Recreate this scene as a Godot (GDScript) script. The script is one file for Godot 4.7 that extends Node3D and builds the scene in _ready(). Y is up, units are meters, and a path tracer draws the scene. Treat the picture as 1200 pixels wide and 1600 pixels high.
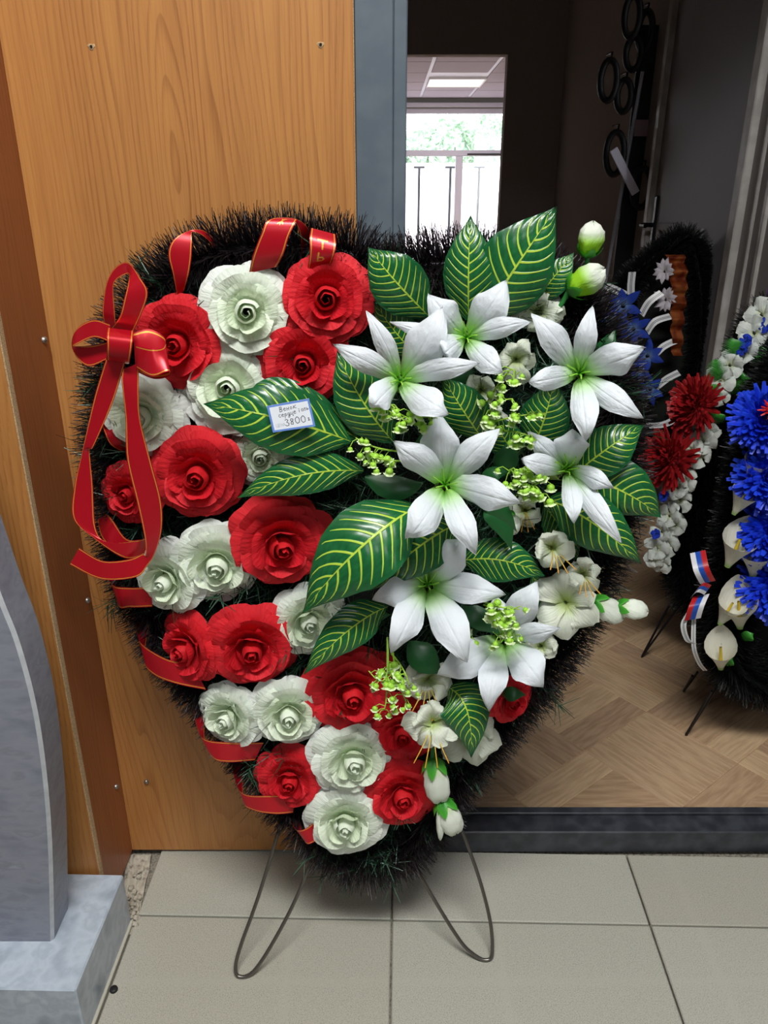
extends Node3D
# A heart-shaped funeral wreath on wire legs before a doorway, built in metres, y up.
const CAM_H := 1.04
const PITCH := -22.2
const ROOT := Vector3(0, 0, -0.85)      # where the big wreath stands
const PLANE_Z := -0.842                 # its plane leans back: z = PLANE_Z - LEAN * y
const LEAN := 0.113
var cam_basis := Basis(Vector3.RIGHT, deg_to_rad(PITCH))
var rng := RandomNumberGenerator.new()
var names := {}
var M := {}

class MB:
	var v := PackedVector3Array()
	var n := PackedVector3Array()
	var uv := PackedVector2Array()
	var c := PackedColorArray()
	var ix := PackedInt32Array()
	func put(p: Vector3, nn: Vector3, t := Vector2.ZERO, col := Color.WHITE) -> int:
		v.append(p); n.append(nn); uv.append(t); c.append(col)
		return v.size() - 1
	func tri(a: Vector3, b: Vector3, d: Vector3, out: Vector3, col := Color.WHITE) -> void:
		var nn := (b - a).cross(d - a).normalized()
		var flip := nn.dot(out) < 0.0
		if flip: nn = -nn
		var k := put(a, nn, Vector2.ZERO, col); put(b, nn, Vector2.ZERO, col); put(d, nn, Vector2.ZERO, col)
		ix.append_array(PackedInt32Array([k, k + 1, k + 2] if flip else [k, k + 2, k + 1]))
	func fan(pts: Array, out: Vector3, uvs = null, col := Color.WHITE) -> void:
		var nn: Vector3 = (pts[1] - pts[0]).cross(pts[2] - pts[0]).normalized()
		var flip := nn.dot(out) < 0.0
		if flip: nn = -nn
		var k := v.size()
		for j in pts.size():
			put(pts[j], nn, uvs[j] if uvs != null else Vector2.ZERO, col)
		for j in range(1, pts.size() - 1):
			ix.append_array(PackedInt32Array([k, k + j, k + j + 1] if flip else [k, k + j + 1, k + j]))
	# f(u, v) gives the surface, both from 0 to 1; col(u, v) its linear colour
	func grid(nu: int, nv: int, f: Callable, col = null) -> void:
		var p: Array[Vector3] = []
		for a in nu + 1:
			for b in nv + 1:
				p.append(f.call(float(a) / nu, float(b) / nv))
		var k := v.size()
		var w := nv + 1
		for a in nu + 1:
			for b in nv + 1:
				var du := p[mini(a + 1, nu) * w + b] - p[maxi(a - 1, 0) * w + b]
				var dv := p[a * w + mini(b + 1, nv)] - p[a * w + maxi(b - 1, 0)]
				var nn := du.cross(dv)
				if nn.length_squared() < 1e-16:
					var b2 := clampi(b, 1, nv - 1)
					nn = (p[mini(a + 1, nu) * w + b2] - p[maxi(a - 1, 0) * w + b2]).cross(p[a * w + b2 + 1] - p[a * w + b2 - 1])
				put(p[a * w + b], nn.normalized(), Vector2(float(a) / nu, float(b) / nv), col.call(float(a) / nu, float(b) / nv) if col != null else Color.WHITE)
		for a in nu:
			for b in nv:
				var q := k + a * w + b
				ix.append_array(PackedInt32Array([q, q + w + 1, q + w, q, q + 1, q + w + 1]))
	func tube(pts: Array, r0: float, r1: float, sides := 6, col := Color.WHITE, col1 = null) -> void:
		var m := pts.size()
		var t0: Vector3 = (pts[1] - pts[0]).normalized()
		var s := t0.cross(Vector3(0.31, 0.9, 0.17)).normalized()
		var k := v.size()
		var c1: Color = col if col1 == null else col1
		for j in m:
			var t: Vector3 = (pts[mini(j + 1, m - 1)] - pts[maxi(j - 1, 0)]).normalized()
			s = (s - t * s.dot(t)).normalized()
			var b := t.cross(s)
			var r := lerpf(r0, r1, float(j) / (m - 1))
			for q in sides:
				var a := TAU * q / sides
				var d := s * cos(a) + b * sin(a)
				put(pts[j] + d * r, d, Vector2(float(q) / sides, float(j) / (m - 1)), col.lerp(c1, float(j) / (m - 1)))
		for j in m - 1:
			for q in sides:
				var a := k + j * sides + q
				var b2 := k + j * sides + (q + 1) % sides
				ix.append_array(PackedInt32Array([a, a + sides, b2, b2, a + sides, b2 + sides]))
		for e in 2:
			var o := k + e * (m - 1) * sides
			for q in range(1, sides - 1):
				ix.append_array(PackedInt32Array([o, o + q, o + q + 1] if e == 0 else [o, o + q + 1, o + q]))
	# a box with its edges chamfered; uv in metres
	func box(lo: Vector3, hi: Vector3, ch := 0.002) -> void:
		var ctr := (lo + hi) / 2.0
		var h := (hi - lo) / 2.0
		ch = minf(ch, minf(h.x, minf(h.y, h.z)) * 0.6)
		for ax in 3:
			var a1 := (ax + 1) % 3
			var a2 := (ax + 2) % 3
			for sg in [-1.0, 1.0]:
				var pts := []
				var uvs := []
				for q in [[-1, -1], [1, -1], [1, 1], [-1, 1]]:
					var p := Vector3.ZERO
					p[ax] = sg * h[ax]; p[a1] = q[0] * (h[a1] - ch); p[a2] = q[1] * (h[a2] - ch)
					pts.append(ctr + p)
					var g := ctr + p
					uvs.append(Vector2(g.z, -g.y) if ax == 0 else (Vector2(g.x, g.z) if ax == 1 else Vector2(g.x, -g.y)))
				var o := Vector3.ZERO
				o[ax] = sg
				fan(pts, o, uvs)
		if ch <= 0.0: return
		for ax in 3:
			var a1 := (ax + 1) % 3
			var a2 := (ax + 2) % 3
			for s1 in [-1.0, 1.0]:
				for s2 in [-1.0, 1.0]:
					var pts := []
					var uvs := []
					for e in [[-1.0, 0], [1.0, 0], [1.0, 1], [-1.0, 1]]:
						var p := Vector3.ZERO
						p[ax] = e[0] * (h[ax] - ch)
						p[a1] = s1 * (h[a1] - (ch if e[1] == 1 else 0.0)); p[a2] = s2 * (h[a2] - (0.0 if e[1] == 1 else ch))
						pts.append(ctr + p)
						var g := ctr + p
						uvs.append(Vector2(g.x + g.z, -g.y))
					var o := Vector3.ZERO
					o[a1] = s1; o[a2] = s2
					fan(pts, o, uvs)
		for sx in [-1.0, 1.0]:
			for sy in [-1.0, 1.0]:
				for sz in [-1.0, 1.0]:
					tri(ctr + Vector3(sx * h.x, sy * (h.y - ch), sz * (h.z - ch)), ctr + Vector3(sx * (h.x - ch), sy * h.y, sz * (h.z - ch)), ctr + Vector3(sx * (h.x - ch), sy * (h.y - ch), sz * h.z), Vector3(sx, sy, sz))
	# an outline (x, y) pushed from z0 to z1
	func slab(poly: PackedVector2Array, z0: float, z1: float) -> void:
		var t := Geometry2D.triangulate_polygon(poly)
		for z in [z0, z1]:
			var o := Vector3(0, 0, 1 if z == maxf(z0, z1) else -1)
			for k in range(0, t.size(), 3):
				var pts := []
				var uvs := []
				for j in 3:
					var p := poly[t[k + j]]
					pts.append(Vector3(p.x, p.y, z)); uvs.append(Vector2(p.x, -p.y))
				fan(pts, o, uvs)
		var cw := Geometry2D.is_polygon_clockwise(poly)
		for k in poly.size():
			var a := poly[k]
			var b := poly[(k + 1) % poly.size()]
			var d := (b - a).orthogonal() * (1.0 if cw else -1.0)
			var d3 := Vector3(d.x, d.y, 0)
			fan([Vector3(a.x, a.y, z0), Vector3(b.x, b.y, z0), Vector3(b.x, b.y, z1), Vector3(a.x, a.y, z1)], -d3 if Geometry2D.is_point_in_polygon((a + b) / 2.0 + d.normalized() * 0.002, poly) else d3)
	func mesh() -> ArrayMesh:
		var arr := []
		arr.resize(Mesh.ARRAY_MAX)
		arr[Mesh.ARRAY_VERTEX] = v; arr[Mesh.ARRAY_NORMAL] = n; arr[Mesh.ARRAY_TEX_UV] = uv; arr[Mesh.ARRAY_COLOR] = c; arr[Mesh.ARRAY_INDEX] = ix
		var m := ArrayMesh.new()
		m.add_surface_from_arrays(Mesh.PRIMITIVE_TRIANGLES, arr)
		return m

# ---- points of the place, found along the sight line of the photograph's camera
func sight(px: float, py: float) -> Vector3:
	return cam_basis * Vector3((px - 600.0) / 1200.0, (800.0 - py) / 1200.0, -1.0)
func pz(px: float, py: float, z: float) -> Vector3:
	var d := sight(px, py)
	return Vector3(0, CAM_H, 0) + d * (z / d.z)
func pf(px: float, py: float, h := 0.0) -> Vector3:
	var d := sight(px, py)
	return Vector3(0, CAM_H, 0) + d * ((h - CAM_H) / d.y)
func w(px: float, py: float, off := 0.0) -> Vector3:       # on the big wreath's plane, off metres before it, from its ROOT
	var d := sight(px, py)
	return Vector3(0, CAM_H, 0) + d * ((PLANE_Z + off - LEAN * CAM_H) / (d.z + LEAN * d.y)) - ROOT
func depth(p: Vector3) -> float:
	return (p - Vector3(0, CAM_H, 0)).dot(-cam_basis.z)
func spline(pts: Array, steps: int, closed := false) -> Array:
	var out := []
	var m := pts.size()
	for k in (m if closed else m - 1):
		var p0: Vector3 = pts[(k - 1 + m) % m] if closed else pts[maxi(k - 1, 0)]
		var p3: Vector3 = pts[(k + 2) % m] if closed else pts[mini(k + 2, m - 1)]
		var a: Vector3 = pts[k]
		var b: Vector3 = pts[(k + 1) % m]
		for s in steps:
			out.append(a.cubic_interpolate(b, p0, p3, float(s) / steps))
	if not closed: out.append(pts[m - 1])
	return out
func table(t: Array, v: float) -> float:
	for k in range(1, t.size()):
		if v <= t[k][0]:
			var x: float = (v - t[k - 1][0]) / (t[k][0] - t[k - 1][0])
			return lerpf(t[k - 1][1], t[k][1], x * x * (3.0 - 2.0 * x) * 0.5 + x * 0.5)
	return t[-1][1]

# ---- naming
func numbered(called: String) -> String:
	if not names.has(called):
		names[called] = 0
		return called
	names[called] += 1
	return "%s_%03d" % [called, names[called]]
func tag(o: Node3D, label: String, category: String, group := "") -> Node3D:
	o.set_meta("label", label); o.set_meta("category", category)
	if group: o.set_meta("group", group)
	return o
func thing(called: String, label: String, category: String, at := Vector3.ZERO, group := "") -> Node3D:
	var o := Node3D.new()
	o.name = numbered(called)
	add_child(o)
	o.position = at
	return tag(o, label, category, group)
func obj(called: String, mb: MB, mat: Material, parent: Node3D = null) -> MeshInstance3D:
	return inst(called, mb.mesh(), mat, parent)
func inst(called: String, m: Mesh, mat: Material, parent: Node3D = null) -> MeshInstance3D:
	var o := MeshInstance3D.new()
	o.mesh = m
	o.material_override = mat
	if parent:
		o.name = called
		parent.add_child(o, true)
	else:
		o.name = numbered(called)
		add_child(o)
	return o
func struct(called: String, mb: MB, mat: Material) -> MeshInstance3D:
	var o := obj(called, mb, mat)
	o.set_meta("kind", "structure")
	return o
func boxes(list: Array, ch := 0.002) -> MB:
	var mb := MB.new()
	for b in list: mb.box(Vector3(b[0], b[1], b[2]), Vector3(b[3], b[4], b[5]), ch)
	return mb
func rr(a: float, b: float) -> float:
	return rng.randf_range(a, b)

# ---- materials
func mat(col: Color, rough := 0.6, metal := 0.0) -> StandardMaterial3D:
	var m := StandardMaterial3D.new()
	m.albedo_color = col
	m.roughness = rough
	m.metallic = metal
	return m
func s8(r: int, g: int, b: int) -> Color:
	return Color8(r, g, b)
func lin(r: int, g: int, b: int) -> Color:
	return Color8(r, g, b).srgb_to_linear()
func noise_tex(freq: float, cols: Array, at: Array, size := 512, sd := 1, type := FastNoiseLite.TYPE_SIMPLEX_SMOOTH, oct := 4) -> NoiseTexture2D:
	var nz := FastNoiseLite.new()
	nz.noise_type = type; nz.frequency = freq; nz.seed = sd; nz.fractal_octaves = oct
	var t := NoiseTexture2D.new()
	t.width = size; t.height = size; t.seamless = true; t.noise = nz
	var g := Gradient.new()
	g.offsets = PackedFloat32Array(at)
	g.colors = PackedColorArray(cols)
	t.color_ramp = g
	return t
func triplanar(m: StandardMaterial3D, t: Texture2D, scale: float, world := true) -> StandardMaterial3D:
	m.albedo_texture = t
	m.uv1_triplanar = true
	m.uv1_world_triplanar = world
	m.uv1_scale = Vector3.ONE * scale
	return m
func wood_image(wide: int, high: int, x0: float, y0: float, size: Vector2, sd: int, light: Color, dark: Color) -> ImageTexture:
	var a := FastNoiseLite.new()
	a.seed = sd; a.frequency = 1.0; a.fractal_octaves = 2
	var im := Image.create(wide, high, false, Image.FORMAT_RGB8)
	for j in high:
		var y := (j + 0.5) / high * size.y
		for i in wide:
			var x := (i + 0.5) / wide * size.x
			var dx := x - x0 + 0.014 * a.get_noise_2d(x * 3.0, y * 1.3)
			var dy := y - y0
			var d := sqrt(dx * dx / 0.0006 + dy * dy / 0.034 + 0.02)
			d += 0.5 * a.get_noise_2d(x * 16.0, y * 1.5 + 9.0)
			var ring := d * 2.9
			var f := ring - floorf(ring)
			var line := smoothstep(0.55, 1.0, f) * (1.0 - smoothstep(0.96, 1.0, f))
			line *= 0.35 + 0.65 * clampf(0.6 + a.get_noise_2d(x * 9.0 + 40.0, y * 0.8), 0.0, 1.0)
			var fibre := 0.5 + 0.5 * a.get_noise_2d(x * 420.0, y * 9.0)
			var broad := 0.5 + 0.5 * a.get_noise_2d(x * 22.0 + 70.0, y * 0.7)
			im.set_pixel(i, j, light.lerp(dark, clampf(0.40 * line * (1.0 + 0.5 * exp(-d * d / 3.0)) + 0.36 * fibre * fibre + 0.30 * broad - 0.06, 0.0, 1.0)))
	return ImageTexture.create_from_image(im)
func dab(im: Image, pts: Array, wide: float, col: Color) -> void:      # a pen stroke
	for k in pts.size() - 1:
		var a: Vector2 = pts[k]
		var b: Vector2 = pts[k + 1]
		var m := maxi(2, int(a.distance_to(b) / 0.7))
		for s in m + 1:
			var p := a.lerp(b, float(s) / m)
			for y in range(int(p.y - wide), int(p.y + wide) + 2):
				for x in range(int(p.x - wide), int(p.x + wide) + 2):
					if x >= 0 and y >= 0 and x < im.get_width() and y < im.get_height():
						var q := clampf(wide + 0.5 - p.distance_to(Vector2(x, y)), 0.0, 1.0)
						if q > 0.0: im.set_pixel(x, y, im.get_pixel(x, y).lerp(col, q))
func pen(im: Image, at: Vector2, size: float, strokes: Array, wide: float, col: Color) -> void:
	for s in strokes:
		var pts := []
		for k in range(0, s.size(), 2): pts.append(at + Vector2(s[k], s[k + 1]) * size)
		dab(im, pts, wide, col)

func _ready() -> void:
	rng.seed = 7
	# camera, sky, lights, exposure
	var cam := Camera3D.new()
	cam.name = "camera"
	add_child(cam)
	cam.position = Vector3(0, CAM_H, 0)
	cam.rotation.x = deg_to_rad(PITCH)
	cam.fov = rad_to_deg(2.0 * atan(800.0 / 1200.0))
	cam.near = 0.05
	cam.current = true
	var env := Environment.new()
	env.tonemap_mode = Environment.TONE_MAPPER_LINEAR
	env.tonemap_exposure = 1.0
	env.background_mode = Environment.BG_SKY
	env.sdfgi_enabled = true; env.ssao_enabled = true; env.ssil_enabled = true
	var sm := ProceduralSkyMaterial.new()
	sm.sky_top_color = s8(225, 235, 245); sm.sky_horizon_color = s8(240, 246, 250)
	sm.ground_bottom_color = s8(190, 190, 190); sm.ground_horizon_color = s8(230, 230, 230)
	sm.sky_energy_multiplier = 2.4; sm.ground_energy_multiplier = 2.4
	env.sky = Sky.new()
	env.sky.sky_material = sm
	var we := WorldEnvironment.new()
	we.name = "world"
	we.environment = env
	add_child(we)
	lamp(Vector3(0.1, 2.66, 0.2), Vector2(1.2, 0.35), 6.6, Color(1.0, 1.0, 0.985), "long ceiling lamp panel above the photographer's side of the shop")
	lamp(Vector3(0.2, 2.66, 1.9), Vector2(1.2, 0.3), 1.5, Color(0.96, 0.985, 1.0), "long ceiling lamp panel deeper in the shop behind the viewer")
	lamp(Vector3(0.9, 2.385, -11.0), Vector2(0.67, 0.72), 4.0, Color(1.0, 0.95, 0.96), "square lit ceiling panel among grey tiles of the bright far room")
	materials()
	shop()
	back_room()
	far_room()
	headstone()
	heart_wreath()
	back_wreaths()
	corner_things()

func lamp(at: Vector3, size: Vector2, energy: float, col: Color, label: String) -> void:
	var t := thing("ceiling_lamp", label, "lamp", at)
	var fr := MB.new()
	for s in [-1.0, 1.0]:
		fr.box(Vector3(-size.x / 2 - 0.015, -0.005, s * (size.y / 2 + 0.0075) - 0.0075), Vector3(size.x / 2 + 0.015, 0.02, s * (size.y / 2 + 0.0075) + 0.0075))
		fr.box(Vector3(s * (size.x / 2 + 0.0075) - 0.0075, -0.005, -size.y / 2), Vector3(s * (size.x / 2 + 0.0075) + 0.0075, 0.02, size.y / 2))
	obj("lamp_frame", fr, mat(s8(225, 225, 225), 0.5), t)
	var em := mat(s8(235, 235, 235), 0.6)
	em.emission_enabled = true
	em.emission = col
	em.emission_energy_multiplier = 0.7
	obj("diffuser", boxes([[-size.x / 2, 0.004, -size.y / 2, size.x / 2, 0.015, size.y / 2]], 0.001), em, t)
	var l := AreaLight3D.new()
	l.name = "lamp_light"
	l.area_size = size
	l.light_energy = energy
	l.light_color = col
	l.area_range = 20.0
	l.shadow_enabled = true
	t.add_child(l)
	l.position.y = -0.012
	l.rotation.x = -PI / 2

func materials() -> void:
	# laminate with a cathedral grain over the niche's back panel (0.40 m wide)
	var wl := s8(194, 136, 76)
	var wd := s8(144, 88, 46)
	M.wood = mat(Color.WHITE, 0.42)
	M.wood.albedo_texture = wood_image(640, 1280, 0.21, 1.02, Vector2(0.42, 2.1), 3, wl, wd)
	M.wood.uv1_scale = Vector3(1 / 0.42, 1 / 2.1, 1)
	M.wood.uv1_offset = Vector3(0.452 / 0.42, 0, 0)
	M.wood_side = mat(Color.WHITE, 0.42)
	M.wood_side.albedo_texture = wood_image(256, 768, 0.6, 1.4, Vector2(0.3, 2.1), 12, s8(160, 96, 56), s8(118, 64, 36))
	M.wood_side.uv1_scale = Vector3(1 / 0.3, 1 / 2.1, 1)
	M.wood_front = mat(Color.WHITE, 0.42)
	M.wood_front.albedo_texture = wood_image(320, 768, -0.3, 0.4, Vector2(0.5, 2.1), 22, wl, wd)
	M.wood_front.uv1_scale = Vector3(2, 1 / 2.1, 1)
	M.chip = triplanar(mat(Color.WHITE, 0.95), noise_tex(0.12, [s8(150, 116, 80), s8(214, 186, 146), s8(120, 90, 60)], [0.2, 0.55, 0.9], 256, 4), 12.0)
	M.chip_strip = mat(s8(186, 182, 168), 0.8)
	M.jamb = triplanar(mat(Color.WHITE, 0.45), noise_tex(0.02, [s8(88, 99, 110), s8(98, 109, 119)], [0.2, 0.8], 256, 5), 3.0)
	M.sill = triplanar(mat(Color.WHITE, 0.38), noise_tex(0.03, [s8(44, 47, 54), s8(64, 67, 74)], [0.3, 0.8], 256, 6), 3.0)
	M.screw = mat(s8(150, 145, 140), 0.35, 0.8)
	M.hole = mat(s8(30, 20, 14), 0.9)
	M.plaster = mat(s8(128, 127, 124), 0.9)
	M.ceil = mat(s8(175, 174, 172), 0.9)
	M.grout = triplanar(mat(Color.WHITE, 0.95), noise_tex(0.06, [s8(96, 92, 84), s8(150, 143, 130), s8(108, 102, 92)], [0.2, 0.55, 0.8], 256, 8), 6.0)
	M.tile = []
	for k in 3:
		var t := triplanar(mat(Color.WHITE, 0.42), noise_tex(0.30, [s8(138, 136, 126), s8(180, 178, 167), s8(184, 182, 171), s8(196, 194, 184)], [0.13, 0.32, 0.7, 0.9], 512, 30 + k, FastNoiseLite.TYPE_SIMPLEX, 2), 3.2)
		t.albedo_color = [Color(1, 1, 1), Color(0.975, 0.97, 0.96), Color(0.985, 0.99, 0.985)][k]
		M.tile.append(t)
	M.mortar = triplanar(mat(Color.WHITE, 1.0), noise_tex(0.05, [s8(110, 102, 92), s8(178, 170, 156), s8(192, 185, 170), s8(150, 142, 128)], [0.12, 0.36, 0.7, 0.95], 256, 9), 5.0)
	M.mortar.heightmap_enabled = true
	M.mortar.heightmap_texture = noise_tex(0.05, [Color.BLACK, Color.WHITE], [0.1, 0.9], 256, 9)
	M.mortar.heightmap_scale = 0.15
	M.stone = triplanar(mat(Color.WHITE, 0.4), noise_tex(0.011, [s8(126, 130, 144), s8(138, 142, 156), s8(144, 148, 161), s8(132, 136, 149), s8(152, 156, 168)], [0.15, 0.4, 0.6, 0.75, 0.95], 1024, 14, FastNoiseLite.TYPE_SIMPLEX, 7), 1.7)
	M.stone.uv1_scale = Vector3(1.0, 2.6, 1.7)
	M.stone_edge = triplanar(mat(Color.WHITE, 0.55), noise_tex(0.06, [s8(178, 182, 190), s8(200, 204, 210)], [0.2, 0.8], 256, 16), 3.0)
	M.marble = triplanar(mat(Color.WHITE, 0.3), noise_tex(0.012, [s8(152, 162, 176), s8(176, 187, 201), s8(190, 200, 213), s8(172, 183, 197), s8(198, 207, 218)], [0.1, 0.38, 0.56, 0.74, 0.95], 512, 17, FastNoiseLite.TYPE_SIMPLEX, 7), 1.9)
	M.dark_wall = mat(s8(172, 166, 166), 0.95)
	M.dark_ceil = mat(s8(170, 160, 158), 0.95)
	M.side_wall = mat(s8(140, 136, 135), 0.7)
	M.door_leaf = mat(s8(134, 132, 136), 0.6)
	M.casing = triplanar(mat(Color.WHITE, 0.5), noise_tex(0.02, [s8(164, 160, 157), s8(186, 182, 179)], [0.3, 0.7], 256, 18), 2.0)
	M.black = mat(s8(22, 22, 24), 0.5)
	M.black_metal = mat(s8(34, 34, 38), 0.4, 0.6)
	M.wire = mat(s8(118, 114, 108), 0.35, 0.85)
	M.white_frame = mat(s8(196, 194, 206), 0.5)
	M.parquet = []
	for k in 5:
		var c: Array = [[192, 162, 130], [184, 153, 122], [200, 170, 136], [176, 146, 118], [190, 158, 124]][k]
		var pm := triplanar(mat(Color.WHITE, 0.36), noise_tex(0.02, [s8(c[0] - 12, c[1] - 12, c[2] - 11), s8(c[0], c[1], c[2]), s8(c[0] + 10, c[1] + 10, c[2] + 9)], [0.2, 0.5, 0.85], 256, 50 + k, FastNoiseLite.TYPE_SIMPLEX, 5), 5.0, false)
		pm.uv1_scale = Vector3(2.0, 5.0, 16.0)
		M.parquet.append(pm)
	# cloth petals, tinted by the vertices
	var crinkle := Image.create(256, 256, false, Image.FORMAT_RGB8)
	var nz := FastNoiseLite.new()
	nz.seed = 5; nz.frequency = 1.0; nz.fractal_octaves = 3
	for j in 256:
		for i in 256:
			var u := i / 255.0
			var v := j / 255.0
			var g := 0.5 + 0.4 * nz.get_noise_2d(u * 13.0 + 0.5 * sin(v * 5.0), v * 1.7) + 0.12 * nz.get_noise_2d(u * 34.0, v * 6.0 + 5.0)
			crinkle.set_pixel(i, j, Color(g, g, g))
	var ct := ImageTexture.create_from_image(crinkle)
	M.petal = mat(Color.WHITE, 0.72)
	M.petal.vertex_color_use_as_albedo = true
	M.petal.backlight_enabled = true
	M.petal.backlight = Color(0.6, 0.6, 0.6)
	M.petal.heightmap_enabled = true
	M.petal.heightmap_texture = ct
	M.petal.heightmap_scale = 0.10
	M.lily = M.petal.duplicate()
	M.lily.roughness = 0.6
	var lb := Image.create(128, 256, false, Image.FORMAT_RGB8)
	for j in 256:
		for i in 128:
			var u := i / 127.0
			var v := j / 255.0
			var c := (u - 0.5) / (0.05 - 0.03 * v)
			var g := 0.6 + 0.22 * nz.get_noise_2d(u * 3.0 + 20.0, v * 5.0) + 0.10 * nz.get_noise_2d(u * 9.0, v * 3.0 + 50.0) - 0.22 * exp(-c * c) * (1.0 - smoothstep(0.75, 0.95, v))
			lb.set_pixel(i, j, Color(g, g, g))
	M.lily.heightmap_texture = ImageTexture.create_from_image(lb)
	M.lily.heightmap_scale = 0.22
	M.green = mat(Color.WHITE, 0.45)
	M.green.vertex_color_use_as_albedo = true
	M.green.backlight_enabled = true
	M.green.backlight = Color(0.3, 0.3, 0.3)
	M.needle = mat(Color.WHITE, 0.5)
	M.needle.vertex_color_use_as_albedo = true
	M.backing = mat(s8(14, 20, 15), 0.95)
	# leaf print: pale veins on deep green, u across the blade and v from stalk to tip
	var li := Image.create(256, 512, false, Image.FORMAT_RGB8)
	var lh := Image.create(256, 512, false, Image.FORMAT_RGB8)
	for j in 512:
		for i in 256:
			var u := absf((i - 127.5) / 127.5)
			var v := j / 511.0
			var side := 0.0 if i < 128 else 0.5
			var s := (v - 0.13 * u - 0.10 * u * u) * 11.0 + side
			var f := absf(s - floorf(s) - 0.5)
			var wide := (0.082 - 0.05 * u) * (1.0 - smoothstep(0.74, 0.93, u)) * smoothstep(0.02, 0.08, v) * (1.0 - smoothstep(0.86, 0.97, v))
			var vein := 1.0 - smoothstep(wide, wide + 0.05, f) if wide > 0.004 else 0.0
			vein = maxf(vein, (1.0 - smoothstep(0.030, 0.062, u / maxf(1.0 - 0.75 * v, 0.1) * 1.0)) * (1.0 - smoothstep(0.88, 0.95, v)))
			var gn := 0.5 + 0.5 * nz.get_noise_2d(u * 5.0, v * 9.0)
			var base := s8(18, 78, 42).lerp(s8(38, 118, 62), gn * (1.0 - 0.5 * u))
			li.set_pixel(i, j, base.lerp(s8(196, 222, 74), vein * 0.92))
			var hh := 0.5 + 0.35 * vein + 0.15 * cos(TAU * (s - floorf(s)))
			lh.set_pixel(i, j, Color(hh, hh, hh))
	M.leaf = mat(Color.WHITE, 0.24)
	M.leaf.albedo_texture = ImageTexture.create_from_image(li)
	M.leaf.heightmap_enabled = true
	M.leaf.heightmap_texture = ImageTexture.create_from_image(lh)
	M.leaf.heightmap_scale = 0.12
	M.leaf.backlight_enabled = true
	M.leaf.backlight = Color(0.14, 0.14, 0.14)
	M.plain_leaf = mat(s8(24, 84, 40), 0.38)
	M.plain_leaf.backlight_enabled = true
	M.plain_leaf.backlight = Color(0.2, 0.2, 0.2)
	# ribbon: satin red with two gold lines
	M.ribbon = mat(Color.WHITE, 0.3, 0.3)
	M.ribbon.albedo_texture = ribbon_print(0)
	M.ribbon.backlight_enabled = true
	M.ribbon.backlight = Color(0.3, 0.3, 0.3)
	M.ribbon_print = mat(Color.WHITE, 0.28, 0.3)
	M.ribbon_print.albedo_texture = ribbon_print(1)
	M.ribbon_mark = M.ribbon_print.duplicate()
	M.ribbon_mark.albedo_texture = ribbon_print(2)

func ribbon_print(lettered: int) -> ImageTexture:
	var im := Image.create(128, 256, false, Image.FORMAT_RGB8)
	im.fill(s8(190, 18, 36))
	var gold := s8(222, 160, 60)
	for x in [5, 6, 7, 8, 9, 118, 119, 120, 121, 122]:
		for y in 256: im.set_pixel(x, y, gold)
	if lettered == 2:      # a dash and a small star
		pen(im, Vector2(52, 96), 24.0, [[0.5, -0.6, 0.6, 0.3], [0.0, 1.0, 1.0, 1.9], [1.0, 1.0, 0.0, 1.9], [0.5, 0.9, 0.5, 2.0]], 2.0, gold)
	if lettered == 1:      # T and soft sign, read from the ribbon's side
		pen(im, Vector2(40, 60), 46.0, [[0, 0, 1, 0], [0.5, 0, 0.5, 1.1]], 4.0, gold)
		pen(im, Vector2(46, 134), 46.0, [[0, 0, 0, 1.0, 0.5, 1.0, 0.7, 0.8, 0.5, 0.55, 0, 0.55]], 4.0, gold)
	return ImageTexture.create_from_image(im)

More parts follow.
